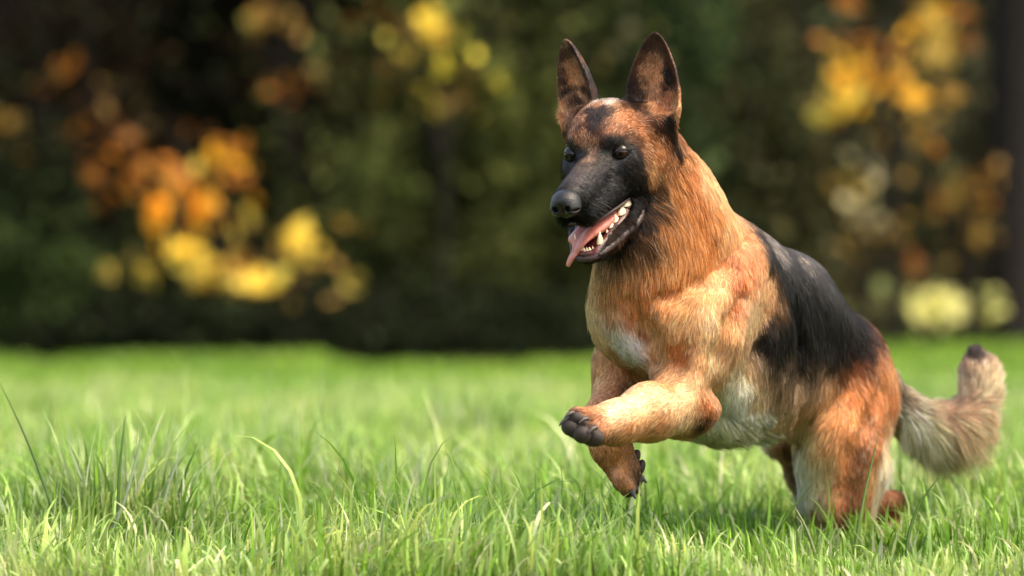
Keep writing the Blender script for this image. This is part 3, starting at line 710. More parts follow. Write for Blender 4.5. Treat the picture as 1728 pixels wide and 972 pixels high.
0.128 6.1 0.288 208 146 98 1.1 -0.27 -0.06 -0.96 0.18
0.149 6.081 0.284 188 118 74 1 -0.05 0.07 -1 0.18
0.168 6.029 0.277 160 98 60 1 0.57 0.63 -0.53 0.18
0.123 6.084 0.254 212 152 106 0.8 -0.54 -0.1 -0.84 0.14
0.144 6.072 0.255 186 116 72 0.8 -0.54 -0.44 -0.72 0.14
0.165 6.074 0.251 140 82 50 0.9 -0.37 -0.23 -0.9 0.16
0.11 6.057 0.23 206 140 94 0.7 -0.75 -0.14 -0.65 0.14
0.127 6.045 0.23 190 120 76 0.7 -0.56 -0.65 -0.51 0.14
0.122 6.006 0.165 184 122 72 0.5 0.19 0.12 -0.97 0.14
0.138 6.001 0.163 190 126 74 0.5 0.3 0.12 -0.95 0.14
0.159 6.006 0.163 176 112 64 0.6 0.22 0.11 -0.97 0.14
0.134 6.01 0.144 182 120 70 0.5 0.45 0.28 -0.85 0.14
0.155 6.003 0.14 190 124 72 0.5 0.4 -0.27 -0.88 0.14
0.172 6.016 0.152 140 90 54 0.6 0.38 0.05 -0.92 0.16
0.151 5.994 0.122 170 110 66 0.5 0.34 -0.18 -0.92 0.14
0.163 5.997 0.115 186 122 76 0.5 0.24 0.23 -0.94 0.14
0.174 6.012 0.131 90 60 42 0.5 0.22 0.21 -0.95 0.2
0.165 6 0.105 80 54 40 0.4 0.35 0.53 -0.77 0.2
0.176 6.021 0.118 110 74 50 0.4 -0.02 0.33 -0.94 0.2
0.354 6.094 0.467 58 54 54 1.8 0.62 -0.01 -0.79 0.2
0.221 6.195 0.467 58 54 54 1.8 -0.16 0.6 -0.79 0.2
0.366 6.094 0.445 60 56 56 1.8 0.35 0.09 -0.93 0.2
0.379 6.12 0.425 36 32 32 1.8 0.3 0.07 -0.95 0.2
0.241 6.228 0.425 36 32 32 1.8 -0 0.31 -0.95 0.2
0.382 6.114 0.402 22 20 20 2 0.31 0.07 -0.95 0.2
0.381 6.106 0.381 22 20 20 2 0.28 0.01 -0.96 0.2
0.377 6.099 0.362 22 20 20 2 0.28 0.03 -0.96 0.2
0.372 6.095 0.347 22 20 20 2 0.27 -0.22 -0.94 0.2
0.362 6.086 0.33 22 20 20 2 0.25 -0.14 -0.96 0.2
0.203 6.208 0.328 22 20 20 2 -0.19 0.21 -0.96 0.2
0.357 6.083 0.319 34 30 29 2 0.17 0.09 -0.98 0.2
0.396 6.118 0.321 22 20 20 2.2 0.05 0.15 -0.99 0.2
0.234 6.244 0.323 22 20 20 2.2 0.14 0.08 -0.99 0.2
0.435 6.186 0.312 22 20 20 2.2 0.11 0.17 -0.98 0.2
0.288 6.302 0.314 22 20 20 2.2 0.13 0.15 -0.98 0.2
0.474 6.254 0.293 22 20 20 2.2 0.07 0.2 -0.98 0.2
0.342 6.358 0.294 22 20 20 2.2 0.18 0.12 -0.98 0.2
0.51 6.314 0.301 22 20 20 2.2 0.22 0.16 -0.96 0.2
0.397 6.399 0.299 22 20 20 2.2 0.1 0.26 -0.96 0.2
0.426 6.177 0.295 44 38 35 2.2 0.27 0.22 -0.94 0.2
0.464 6.235 0.328 22 20 20 2.2 0.11 0.25 -0.96 0.2
0.331 6.341 0.328 22 20 20 2.2 0.21 0.17 -0.96 0.2
0.435 6.19 0.342 22 20 20 2.2 0.19 0.16 -0.97 0.2
0.426 6.181 0.372 34 32 33 2.2 0.29 0.21 -0.93 0.2
0.288 6.287 0.371 34 32 33 2.2 0.12 0.34 -0.93 0.2
0.402 6.149 0.402 46 44 45 2 0.35 0.14 -0.93 0.2
0.265 6.255 0.402 46 44 45 2 0.05 0.37 -0.93 0.2
0.362 6.075 0.423 218 158 110 1.8 0.03 0.06 -1 0.24
0.2 6.2 0.423 218 158 110 1.8 0.05 0.05 -1 0.24
0.367 6.1 0.402 222 166 118 1.8 0.13 -0.04 -0.99 0.24
0.218 6.218 0.404 222 166 118 1.8 -0.07 0.12 -0.99 0.24
0.367 6.096 0.381 222 168 122 1.8 0.07 -0.09 -0.99 0.24
0.36 6.092 0.36 218 168 124 1.8 -0 0 -1 0.24
0.348 6.059 0.339 218 174 132 1.8 -0.22 0.05 -0.97 0.24
0.34 6.051 0.321 206 162 122 1.8 -0.28 0.09 -0.95 0.24
0.179 6.181 0.323 206 162 122 1.8 0.16 -0.25 -0.95 0.24
0.341 6.07 0.466 214 150 104 1.8 0.54 -0.23 -0.81 0.24
0.35 6.062 0.445 206 140 96 1.8 0.41 -0.09 -0.91 0.24
0.149 5.962 0.326 255 252 250 1.6 0.55 0.09 -0.83 0.35
0.159 5.962 0.316 254 250 246 1.6 0.6 0.25 -0.76 0.35
0.166 5.974 0.301 250 244 238 1.4 0.71 0.27 -0.65 0.35
0.425 6.278 0.136 240 222 198 3 0.02 0.13 -0.99 0.35
0.426 6.291 0.1 244 230 210 3 0.1 0.05 -0.99 0.35
0.448 6.579 0.049 240 226 206 2.6 0.45 0.36 -0.82 0.3
0.44 6.263 0.102 236 212 182 2.6 -0.02 0.18 -0.98 0.28
0.421 6.294 0.165 222 186 144 3 0.09 0.23 -0.97 0.3
0.449 6.265 0.067 230 200 168 2.2 0.23 0.4 -0.89 0.25
0.452 6.582 0.021 232 214 192 2 -0.39 -0.51 -0.76 0.25
0.563 6.39 0.162 228 188 150 2.6 -0.18 0.06 -0.98 0.35
0.56 6.37 0.14 238 220 198 3 0.04 0.01 -1 0.4
0.558 6.37 0.114 236 214 190 2.6 -0.28 0.03 -0.96 0.4
0.347 6.083 0.47 70 66 66 1.8 0.66 -0.03 -0.75 0.2
0.361 6.095 0.457 96 92 92 1.8 0.49 0.05 -0.87 0.2
0.381 6.153 0.449 120 116 116 1.8 0.61 0.07 -0.79 0.2
0.273 6.234 0.448 120 116 116 1.8 -0.09 0.61 -0.79 0.2
0.402 6.212 0.445 78 75 76 1.8 0.77 -0 -0.64 0.2
0.325 6.269 0.442 78 75 76 1.8 -0.2 0.74 -0.64 0.2
0.369 6.095 0.432 62 58 58 1.8 0.16 0.17 -0.97 0.2
0.386 6.128 0.415 44 42 43 2 0.37 0.07 -0.93 0.2
0.414 6.194 0.423 70 68 69 2 0.56 0.1 -0.82 0.2
0.42 6.22 0.432 110 106 106 1.8 0.74 0.01 -0.67 0.2
0.402 6.142 0.381 22 20 20 2.2 -0.01 0.22 -0.97 0.2
0.436 6.207 0.398 46 45 46 2.2 0.51 0.22 -0.83 0.2
0.315 6.299 0.396 46 45 46 2.2 0.08 0.55 -0.83 0.2
0.465 6.244 0.389 80 78 79 2 0.41 0.23 -0.88 0.2
0.346 6.335 0.385 80 78 79 2 0.12 0.46 -0.88 0.2
0.445 6.208 0.363 40 39 40 2.2 0.3 0.27 -0.92 0.2
0.312 6.312 0.362 40 39 40 2.2 0.19 0.35 -0.92 0.2
0.387 6.104 0.347 22 20 20 2.2 0.17 0.09 -0.98 0.2
0.416 6.168 0.329 22 20 20 2.4 0.16 0.39 -0.91 0.2
0.27 6.282 0.332 22 20 20 2.4 0.34 0.26 -0.91 0.2
0.369 6.088 0.33 32 29 29 2.2 0.26 -0.17 -0.95 0.2
0.362 6.084 0.314 40 35 33 2.2 0.2 -0.02 -0.98 0.22
0.382 6.099 0.305 38 34 32 2.4 0.01 0.21 -0.98 0.22
0.219 6.224 0.304 38 34 32 2.4 0.2 0.06 -0.98 0.22
0.412 6.17 0.302 42 37 35 2.5 0.23 0.18 -0.95 0.22
0.269 6.281 0.3 42 37 35 2.5 0.12 0.27 -0.95 0.22
0.464 6.234 0.345 34 33 34 2.3 0.23 0.38 -0.9 0.2
0.497 6.317 0.362 66 64 66 2.1 0.46 0.05 -0.89 0.2
0.405 6.386 0.358 66 64 66 2.1 -0.06 0.45 -0.89 0.2
0.516 6.345 0.34 40 39 40 2.1 0.54 0.06 -0.84 0.2
0.428 6.411 0.336 40 39 40 2.1 -0.08 0.54 -0.84 0.2
0.484 6.269 0.319 22 20 20 2.3 0.14 0.28 -0.95 0.2
0.357 6.367 0.319 22 20 20 2.3 0.24 0.2 -0.95 0.2
0.454 6.22 0.307 32 29 29 2.4 0.15 0.22 -0.96 0.22
0.52 6.332 0.313 32 29 29 2.2 0.37 0.14 -0.92 0.2
0.495 6.291 0.288 38 32 30 2.3 0.06 0.25 -0.97 0.22
0.529 6.334 0.296 52 38 34 2.2 0.46 -0.01 -0.89 0.22
0.418 6.421 0.294 52 38 34 2.2 -0.12 0.44 -0.89 0.22
0.54 6.363 0.317 70 50 44 2 0.48 0.02 -0.88 0.22
0.439 6.438 0.315 70 50 44 2 -0.1 0.47 -0.88 0.22
0.356 6.08 0.297 120 98 80 2.2 0.33 -0.16 -0.93 0.25
0.201 6.198 0.294 120 98 80 2.2 -0.23 0.28 -0.93 0.25
0.369 6.087 0.288 100 82 68 2.4 0.05 0.25 -0.97 0.25
0.397 6.127 0.286 112 92 78 2.6 -0.04 0.3 -0.95 0.26
0.242 6.246 0.285 112 92 78 2.6 0.3 0.04 -0.95 0.26
0.426 6.179 0.284 90 74 64 2.6 0.16 0.36 -0.92 0.26
0.451 6.229 0.272 130 100 80 2.6 -0.43 0.22 -0.87 0.26
0.319 6.333 0.27 130 100 80 2.6 0.32 -0.36 -0.87 0.26
0.485 6.279 0.265 120 74 50 2.4 0.03 0.23 -0.97 0.24
0.363 6.374 0.265 120 74 50 2.4 0.21 0.08 -0.97 0.24
0.514 6.311 0.273 130 72 46 2.3 0.37 0 -0.93 0.24
0.548 6.356 0.291 160 98 66 2 0.4 0.03 -0.91 0.24
0.334 6.067 0.28 220 180 138 2.4 0.05 0.22 -0.97 0.3
0.36 6.086 0.267 154 122 93 2.6 -0.04 0.42 -0.91 0.3
0.212 6.201 0.266 154 122 93 2.6 0.42 0.07 -0.91 0.3
0.388 6.126 0.262 135 108 83 2.8 -0.16 0.34 -0.93 0.3
0.417 6.183 0.256 154 124 98 2.8 0.07 0.18 -0.98 0.3
0.285 6.285 0.254 154 124 98 2.8 0.16 0.11 -0.98 0.3
0.447 6.24 0.25 175 138 106 2.8 -0.07 0.17 -0.98 0.3
0.38 6.131 0.24 154 124 95 2.8 -0.26 0.45 -0.86 0.32
0.25 6.232 0.241 154 124 95 2.8 0.5 -0.14 -0.86 0.32
0.409 6.184 0.23 170 140 108 3 -0.33 0.41 -0.85 0.32
0.293 6.274 0.228 170 140 108 3 0.48 -0.22 -0.85 0.32
0.352 6.093 0.242 214 184 148 2.8 -0.03 0.61 -0.8 0.32
0.316 6.052 0.255 249 230 203 2.8 -0.04 0.48 -0.88 0.32
0.191 6.158 0.247 249 230 203 2.8 0.47 0.09 -0.88 0.32
0.304 6.068 0.23 253 238 214 2.8 0.46 0.7 -0.55 0.35
0.297 6.092 0.203 243 222 191 3.2 0.44 0.65 -0.62 0.6
0.326 6.088 0.221 253 240 218 3 0.36 0.81 -0.47 0.4
0.222 6.17 0.221 253 240 218 3 0.69 0.55 -0.47 0.4
0.35 6.133 0.206 253 240 218 3.2 0.71 0.69 0.16 0.45
0.26 6.203 0.206 253 240 218 3.2 0.49 0.86 0.16 0.45
0.316 6.131 0.189 243 220 186 3.6 0.53 0.84 -0.11 0.8
0.346 6.22 0.184 251 230 199 3.4 1 0.05 0.03 0.8
0.287 6.15 0.183 210 180 142 3.4 0.99 0.1 -0.08 0.7
0.389 6.5 0.166 226 200 163 2.8 -0.02 0.05 -1 0.6
0.383 6.186 0.204 212 176 133 3 -0.01 0.89 -0.45 0.32
0.301 6.25 0.204 212 176 133 3 0.87 0.21 -0.45 0.32
0.415 6.27 0.197 216 176 131 3 -0.04 0.67 -0.74 0.3
0.373 6.303 0.183 216 176 131 3 0.65 0.13 -0.74 0.3
0.435 6.254 0.215 206 160 114 3 0.08 0.7 -0.71 0.3
0.348 6.323 0.206 206 160 114 3 0.66 0.25 -0.71 0.3
0.466 6.256 0.241 188 133 85 2.4 -0.29 0.12 -0.95 0.26
0.346 6.349 0.237 188 133 85 2.4 0.19 -0.25 -0.95 0.26
0.494 6.286 0.24 192 114 61 2.2 0.1 -0.31 -0.95 0.25
0.522 6.307 0.248 198 120 68 2 0.23 -0.16 -0.96 0.25
0.404 6.402 0.251 198 120 68 2 -0.21 0.19 -0.96 0.25
0.552 6.349 0.256 204 133 81 1.8 -0.02 0.21 -0.98 0.25
0.423 6.451 0.256 204 133 81 1.8 0.21 0.04 -0.98 0.25
0.563 6.377 0.273 204 140 92 1.8 0.25 0.04 -0.97 0.25
0.44 6.471 0.275 204 140 92 1.8 -0.02 0.25 -0.97 0.25
0.453 6.256 0.215 204 151 101 2.6 -0.36 0.19 -0.91 0.26
0.483 6.258 0.206 204 131 74 2.2 -0.04 -0.63 -0.78 0.25
0.512 6.291 0.214 204 129 74 2 -0.13 0.02 -0.99 0.25
0.387 6.376 0.227 204 129 74 2 0.05 -0.12 -0.99 0.25
0.542 6.332 0.221 190 114 66 1.8 0.22 -0.32 -0.92 0.22
0.419 6.437 0.222 190 114 66 1.8 -0.36 0.13 -0.92 0.22
0.567 6.371 0.224 186 110 63 1.8 -0.04 0.06 -1 0.22
0.44 6.263 0.18 214 179 129 2.8 -0.26 0.01 -0.96 0.28
0.465 6.241 0.172 208 146 90 2.4 -0.24 -0.19 -0.95 0.25
0.491 6.246 0.172 200 127 74 2 -0.29 0.1 -0.95 0.22
0.526 6.306 0.196 160 99 61 1.8 0.11 -0.37 -0.92 0.22
0.416 6.408 0.208 160 99 61 1.8 -0.38 0.01 -0.92 0.22
0.552 6.349 0.19 196 127 77 1.9 -0.16 0.06 -0.99 0.24
0.423 6.458 0.19 196 127 77 1.9 0.1 -0.14 -0.99 0.24
0.58 6.48 0.189 220 185 140 2.2 0.47 0.54 -0.7 0.3
0.533 6.496 0.201 220 185 140 2.2 0.41 0.59 -0.7 0.3
0.435 6.257 0.145 224 211 176 3 -0.03 0.24 -0.97 0.3
0.456 6.243 0.146 208 168 118 2.4 -0.09 0.25 -0.96 0.25
0.482 6.247 0.141 190 120 70 1.8 -0.12 0.01 -0.99 0.2
0.508 6.266 0.149 136 84 52 1.6 -0.08 -0.22 -0.97 0.2
0.528 6.269 0.153 170 108 66 1.8 0.08 -0.2 -0.98 0.24
0.554 6.354 0.15 216 185 145 2.6 0.18 0 -0.98 0.35
0.56 6.37 0.127 232 231 211 3 -0.05 0.01 -1 0.4
0.432 6.271 0.114 232 228 204 2.8 0.06 0.15 -0.99 0.3
0.452 6.251 0.115 216 185 143 2.2 -0.02 0.16 -0.99 0.25
0.478 6.253 0.111 186 116 70 1.4 -0.21 0.25 -0.94 0.18
0.505 6.263 0.119 160 99 61 1.4 -0 0.08 -1 0.18
0.533 6.281 0.122 200 149 105 1.8 -0.16 0.1 -0.98 0.28
0.548 6.349 0.097 220 194 160 2 -0.29 0.16 -0.94 0.3
0.436 6.273 0.079 228 224 202 2.2 0.15 0.16 -0.98 0.28
0.453 6.258 0.076 212 181 145 1.8 0.18 0.25 -0.95 0.22
0.479 6.259 0.076 196 120 83 1.2 -0.03 0.03 -1 0.16
0.506 6.269 0.079 178 105 70 1.2 0.01 0.13 -0.99 0.16
0.524 6.279 0.075 190 125 90 1.4 -0.3 0.15 -0.94 0.2
0.457 6.314 0.037 196 144 107 1.4 0.71 0.1 -0.7 0.2
0.486 6.288 0.039 186 116 83 1.1 -0.17 0.74 -0.65 0.16
0.511 6.298 0.043 150 90 63 1.1 -0.55 0.42 -0.72 0.16
0.468 6.284 0.009 190 140 105 0.9 -0.71 -0.59 -0.38 0.16
0.491 6.3 0.003 170 108 77 0.9 0.42 -0.17 -0.89 0.16
0.559 6.425 0.071 140 84 54 0.8 0.22 0.04 -0.98 0.2
0.58 6.467 0.073 150 90 58 0.8 0.48 -0.1 -0.87 0.2
0.592 6.48 0.063 84 54 40 0.7 0.12 0.16 -0.98 0.2
0.57 6.448 0.054 120 74 50 0.8 -0.37 0.35 -0.86 0.2
0.577 6.477 0.032 186 116 78 0.8 0.12 -0.57 -0.81 0.2
0.564 6.441 0.016 190 122 86 0.8 -0.06 -0.87 -0.5 0.2
0.589 6.481 0.027 160 100 68 0.8 0.24 -0.14 -0.96 0.2
0.403 6.472 0.158 190 128 80 1.4 0.2 0.11 -0.97 0.2
0.419 6.471 0.145 130 92 66 1.4 0.36 0.52 -0.78 0.2
0.435 6.509 0.116 150 106 76 1.2 0.32 0.69 -0.65 0.2
0.416 6.491 0.13 200 142 96 1.2 0.73 0.42 -0.54 0.2
0.425 6.29 0.161 104 76 58 1.4 0.05 -0.03 -1 0.2
0.443 6.273 0.066 190 140 100 1 0.36 0.25 -0.9 0.2
0.587 6.464 0.228 60 46 42 1.6 0.53 0.63 -0.57 0.39
0.599 6.472 0.217 120 92 74 2.2 0.81 0.36 -0.46 0.45
0.599 6.473 0.199 253 240 207 5 0.21 0.36 -0.91 0.7
0.599 6.479 0.188 253 240 195 6 0.02 0.66 -0.75 0.9
0.627 6.483 0.201 110 90 78 1.8 0.93 0.26 -0.27 0.39
0.654 6.488 0.198 176 136 116 1.8 1 0.1 0.01 0.39
0.627 6.485 0.185 253 227 186 5 0.38 0.29 -0.88 0.7
0.628 6.492 0.173 253 216 172 6.4 0.39 0.61 -0.69 1
0.659 6.487 0.185 253 194 161 4.6 0.37 0.09 -0.92 0.6
0.664 6.493 0.173 253 197 153 6.2 0.25 0.62 -0.74 1
0.685 6.485 0.198 240 179 150 3 0.98 -0.03 0.22 0.52
0.69 6.487 0.185 253 190 150 4.6 0.55 0.48 -0.68 0.6
0.683 6.491 0.175 253 188 143 5.8 0.26 0.57 -0.78 0.9
0.708 6.485 0.207 253 190 157 3.4 0.76 0.16 -0.63 0.5
0.713 6.491 0.193 250 182 145 3.8 0.5 0.63 -0.59 0.6
0.699 6.486 0.216 231 172 145 2.8 -0.25 0.18 0.95 0.7
0.704 6.486 0.234 253 192 161 3.2 -0.21 0.22 0.95 0.8
0.717 6.485 0.225 253 202 166 3 0.29 -0.03 0.96 0.6
0.724 6.487 0.239 253 199 163 3 0.22 0.17 0.96 0.7
0.707 6.489 0.257 245 182 153 3.4 -0.2 0.27 0.94 1
0.717 6.487 0.257 253 194 163 3.2 0.29 0.14 0.95 0.59
0.707 6.493 0.272 110 92 86 2.6 -0.01 0.47 0.88 0.59
0.714 6.493 0.274 112 94 88 2.8 0.28 0.57 0.78 0.59
0.708 6.5 0.284 76 68 68 2.6 0.04 0.46 0.89 0.52
0.705 6.497 0.277 60 54 56 2.8 -0.2 0.56 0.8 0.8
"""
def load_guides():
    return [[float(x) for x in l.split()] for l in GUIDE_ROWS.strip().splitlines()]
# ------------------------------------------------------------------ skin paint and fur guides
Fq = SKF
def vnormals(V, Fq):
    a = V[Fq[:, 2]] - V[Fq[:, 0]]; b = V[Fq[:, 3]] - V[Fq[:, 1]]; n = np.cross(a, b)
    N = np.zeros_like(V)
    for j in range(4):
        for c in range(3): N[:, c] += np.bincount(Fq[:, j], n[:, c], len(V))
    return N / (np.linalg.norm(N, axis=1, keepdims=True) + 1e-12)
SKN = vnormals(SKV, Fq)
# each row (baked once from the finished skin): where on the coat (world m), coat colour (sRGB), hair length cm, lay direction (world), lift
GUIDES = load_guides()
G = np.array(GUIDES, float)
Gp, Gc, Gl, Gd, Gf = G[:, :3], np.stack([srgb(*row) for row in G[:, 3:6]]), G[:, 6] / 100, G[:, 7:10], G[:, 10]
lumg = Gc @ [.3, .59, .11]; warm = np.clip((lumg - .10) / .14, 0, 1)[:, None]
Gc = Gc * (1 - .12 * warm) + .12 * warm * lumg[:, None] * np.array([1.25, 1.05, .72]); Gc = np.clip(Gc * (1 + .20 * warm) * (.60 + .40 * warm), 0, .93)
def guide(Vp, k=6, pw=1.35):
    out_c = np.zeros((len(Vp), 3)); out_l = np.zeros(len(Vp)); out_d = np.zeros((len(Vp), 3)); out_f = np.zeros(len(Vp))
    for s in range(0, len(Vp), 20000):
        v = Vp[s:s + 20000]; d2 = ((v[:, None, :] - Gp[None]) ** 2).sum(-1)
        ix = np.argpartition(d2, k, axis=1)[:, :k]; dd = np.take_along_axis(d2, ix, 1)
        wg = 1 / (dd + 4e-6) ** pw; wg /= wg.sum(1, keepdims=True)
        out_c[s:s + 20000] = (Gc[ix] * wg[..., None]).sum(1); out_l[s:s + 20000] = (Gl[ix] * wg).sum(1)
        wd = 1 / (dd + 2e-4); wd /= wd.sum(1, keepdims=True)
        out_d[s:s + 20000] = (Gd[ix] * wd[..., None]).sum(1); out_f[s:s + 20000] = (Gf[ix] * wg).sum(1)
    return out_c, out_l, out_d, out_f
warp = vnoise(SKV, 45, 3) * .0038 + vnoise(SKV, 140, 4) * .002
hl = to_head(SKV)
near_head = (hl[:, 0] > -6) & (np.abs(hl[:, 1]) < 7) & (hl[:, 2] > -14)
warp[near_head] *= .22
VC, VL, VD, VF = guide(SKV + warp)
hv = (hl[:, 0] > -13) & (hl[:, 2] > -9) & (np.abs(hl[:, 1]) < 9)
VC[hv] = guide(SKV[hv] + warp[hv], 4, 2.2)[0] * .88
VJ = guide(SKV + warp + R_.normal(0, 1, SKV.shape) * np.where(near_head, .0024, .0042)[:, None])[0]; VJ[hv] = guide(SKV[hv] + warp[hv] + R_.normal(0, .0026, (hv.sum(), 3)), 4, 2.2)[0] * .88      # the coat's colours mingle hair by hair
# bare places: mouth, eyes, nose, pads
ay = np.abs(hl[:, 1])
in_mouth = (hl[:, 0] > -3.5) & (ay < 3.3 - .2 * np.clip(hl[:, 0], 0, 9)) & (hl[:, 2] < -5.6 - .22 * np.clip(hl[:, 0], 0, 9)) & (hl[:, 2] > -10.6 - .35 * np.clip(hl[:, 0], 0, 9)) & (hl[:, 0] < 8)
top_jaw_mid = -8.3 - .16 * hl[:, 0]
nh = SKN @ HM                         # normals in the head frame
cav = in_mouth & (((hl[:, 2] > top_jaw_mid) & (nh[:, 2] < .1)) | ((hl[:, 2] <= top_jaw_mid) & (nh[:, 2] > -.1)) | (ay < 2.0))
bare = cav.copy()
eye_c = [np.array([-.82, 3.78, 0.0]), np.array([-.82, -3.78, 0.0])]
for e in eye_c: bare |= np.linalg.norm(hl - (e + [.6, 0, 0]), axis=1) < .95
bare |= np.linalg.norm((hl - [11.2, 0, -4.3]) / [2.1, 2.2, 1.9], axis=1) < 1
VC[cav] = srgb(95, 30, 32)
for e in eye_c: VC[np.linalg.norm(hl - (e + [.6, 0, 0]), axis=1) < 1.5] = srgb(22, 18, 18)
skin_m = material('dog_skin', (.25, .12, .06), .55, attr='tint')
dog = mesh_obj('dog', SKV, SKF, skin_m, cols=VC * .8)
tag(dog, 'tan and black german shepherd leaping over the grass with its mouth open', 'dog')

def make_hairs(name, parent, mat, roots, nrm, d, L, lift, col, rad, seg=5, clump=.006, curl=.15, droop=0.0, seed=1, clump_amt=.55):
    n = len(roots); rng = np.random.default_rng(seed)
    d = d + vnoise(roots, 50, seed) * .42 + vnoise(roots, 160, seed + 1) * .34 + rng.normal(0, .14, (n, 3))
    d = d - nrm * (d * nrm).sum(1, keepdims=True); d /= np.linalg.norm(d, axis=1, keepdims=True) + 1e-9
    L = L * (1 + rng.normal(0, .16, n) + vnoise(roots, 70, seed + 5, 1)[:, 0] * .22); L = np.maximum(L, .0015)[:, None]
    lift = (lift * (1 + rng.normal(0, .25, n)))[:, None]
    t = np.linspace(0, 1, seg)[None, :, None]
    base = roots[:, None, :]
    # out first, then lies down along d
    body = (t * 1.0) * d[:, None, :] + (lift[:, None] * t * (1.25 - .75 * t)) * nrm[:, None, :]
    grav = np.array([0, 0, -1.]) * (t ** 2) * droop
    pts = base + L[:, None] * (body + grav)
    wob = vnoise(roots, 420, seed + 9) * curl
    pts = pts + L[:, None] * (t ** 1.5) * wob[:, None, :]
    # tufts
    cell = np.floor((roots + vnoise(roots, 90, seed + 2) * clump * .8) / clump).astype(np.int64)
    key = (cell[:, 0] * 73856093) ^ (cell[:, 1] * 19349663) ^ (cell[:, 2] * 83492791)
    _, inv = np.unique(key, return_inverse=True); inv = inv.ravel(); cnt = np.bincount(inv)
    tip = pts[:, -1]; ctr = np.stack([np.bincount(inv, tip[:, c]) for c in range(3)], 1) / cnt[:, None]
    pts = pts + (t ** 1.3) * clump_amt * (ctr[inv] - tip)[:, None, :]
    if name == 'body_fur':        # locks made of several tufts
        c2 = np.floor((roots + vnoise(roots, 40, seed + 3) * .010) / .013).astype(np.int64)
        k2 = (c2[:, 0] * 73856093) ^ (c2[:, 1] * 19349663) ^ (c2[:, 2] * 83492791)
        _, i2 = np.unique(k2, return_inverse=True); i2 = i2.ravel(); n2 = np.bincount(i2); tip = pts[:, -1]
        q2 = np.stack([np.bincount(i2, tip[:, c]) for c in range(3)], 1) / n2[:, None]
        a2 = np.clip((L - .012) * 28, 0, .38)[:, :, None]
        pts = pts + (t ** 1.6) * a2 * (q2[i2] - tip)[:, None, :] * rng.uniform(.4, 1.2, n)[:, None, None]
    # shade of whole tufts differs a little
    tj = rng.normal(0, 1, len(cnt))[inv]
    col = col * np.exp(tj * .19 + rng.normal(0, .30 if name == 'head_fur' else .24, n))[:, None]
    cu = bpy.data.hair_curves.new(name); cu.add_curves([seg] * n)
    cu.attributes['position'].data.foreach_set('vector', pts.astype(np.float32).ravel())
    tr = np.linspace(1, .25, seg)[None, :] ** .8
    ra = cu.attributes.get('radius') or cu.attributes.new('radius', 'FLOAT', 'POINT')
    ra.data.foreach_set('value', (rad[:, None] * tr).astype(np.float32).ravel())
    ca = cu.attributes.new('tint', 'FLOAT_COLOR', 'CURVE'); ca.data.foreach_set('color', np.c_[np.clip(col, 0, .95), np.ones(n)].astype(np.float32).ravel())
    nn = nrm + rng.normal(0, 1, (n, 3)) * np.clip(.16 + (L - .018) * 14, .16, .55) + d * .25; nn /= np.linalg.norm(nn, axis=1, keepdims=True)
    na = cu.attributes.new('lay', 'FLOAT_VECTOR', 'CURVE'); na.data.foreach_set('vector', nn.astype(np.float32).ravel())
    cu.materials.append(mat)
    o = bpy.data.objects.new(name, cu); C.objects.link(o); o.parent = parent
    return o

fur_m = bpy.data.materials.new('fur'); fur_m.use_nodes = True; t_ = fur_m.node_tree; b_ = t_.nodes['Principled BSDF']
a_ = t_.nodes.new('ShaderNodeAttribute'); a_.attribute_name = 'tint'; l_ = t_.nodes.new('ShaderNodeAttribute'); l_.attribute_name = 'lay'
t_.links.new(a_.outputs['Color'], b_.inputs['Base Color']); t_.links.new(l_.outputs['Vector'], b_.inputs['Normal'])
b_.inputs['Roughness'].default_value = .5; b_.inputs['Specular IOR Level'].default_value = .16
tr_ = t_.nodes.new('ShaderNodeBsdfTranslucent'); ms_ = t_.nodes.new('ShaderNodeMixShader'); ms_.inputs[0].default_value = .26
t_.links.new(a_.outputs['Color'], tr_.inputs[0]); t_.links.new(b_.outputs[0], ms_.inputs[1]); t_.links.new(tr_.outputs[0], ms_.inputs[2])
t_.links.new(ms_.outputs[0], t_.nodes['Material Output'].inputs[0])

# sample roots on the skin
tri = np.concatenate([Fq[:, [0, 1, 2]], Fq[:, [0, 2, 3]]])
A_ = SKV[tri]; area = np.linalg.norm(np.cross(A_[:, 1] - A_[:, 0], A_[:, 2] - A_[:, 0]), axis=1) / 2
tc = A_.mean(1); tn = SKN[tri].mean(1)
thead = to_head(tc)
is_head = (thead[:, 0] > -13) & (np.abs(thead[:, 1]) < 9) & (thead[:, 2] > -13.8) & ~((thead[:, 0] < -5) & (thead[:, 2] < -3))
facing = (tn * (np.array([0, 0, CAM_H]) - tc)).sum(1) / np.linalg.norm(tc, axis=1)
dens = np.where(is_head, 1.0e6, 6.2e5) * np.where(facing < -.25, .45, 1.0)
dens[bare[tri].any(1)] = 0
num = dens * area * FUR
cnt_ = np.floor(num).astype(int) + (R_.random(len(num)) < (num % 1))
ti = np.repeat(np.arange(len(tri)), cnt_); r1, r2 = R_.random(len(ti)), R_.random(len(ti)); s1 = np.sqrt(r1)
bw = np.stack([1 - s1, s1 * (1 - r2), s1 * r2], 1)
def bary(a): return (a[tri[ti]] * bw.reshape(len(ti), 3, *([1] * (a.ndim - 1)))).sum(1)
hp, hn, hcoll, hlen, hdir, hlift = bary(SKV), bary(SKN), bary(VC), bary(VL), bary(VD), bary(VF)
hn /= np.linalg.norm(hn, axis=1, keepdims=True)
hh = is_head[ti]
pick = tri[ti, R_.integers(0, 3, len(ti))]; hcoll = np.where((R_.random(len(ti)) < .62)[:, None], VJ[pick], hcoll)
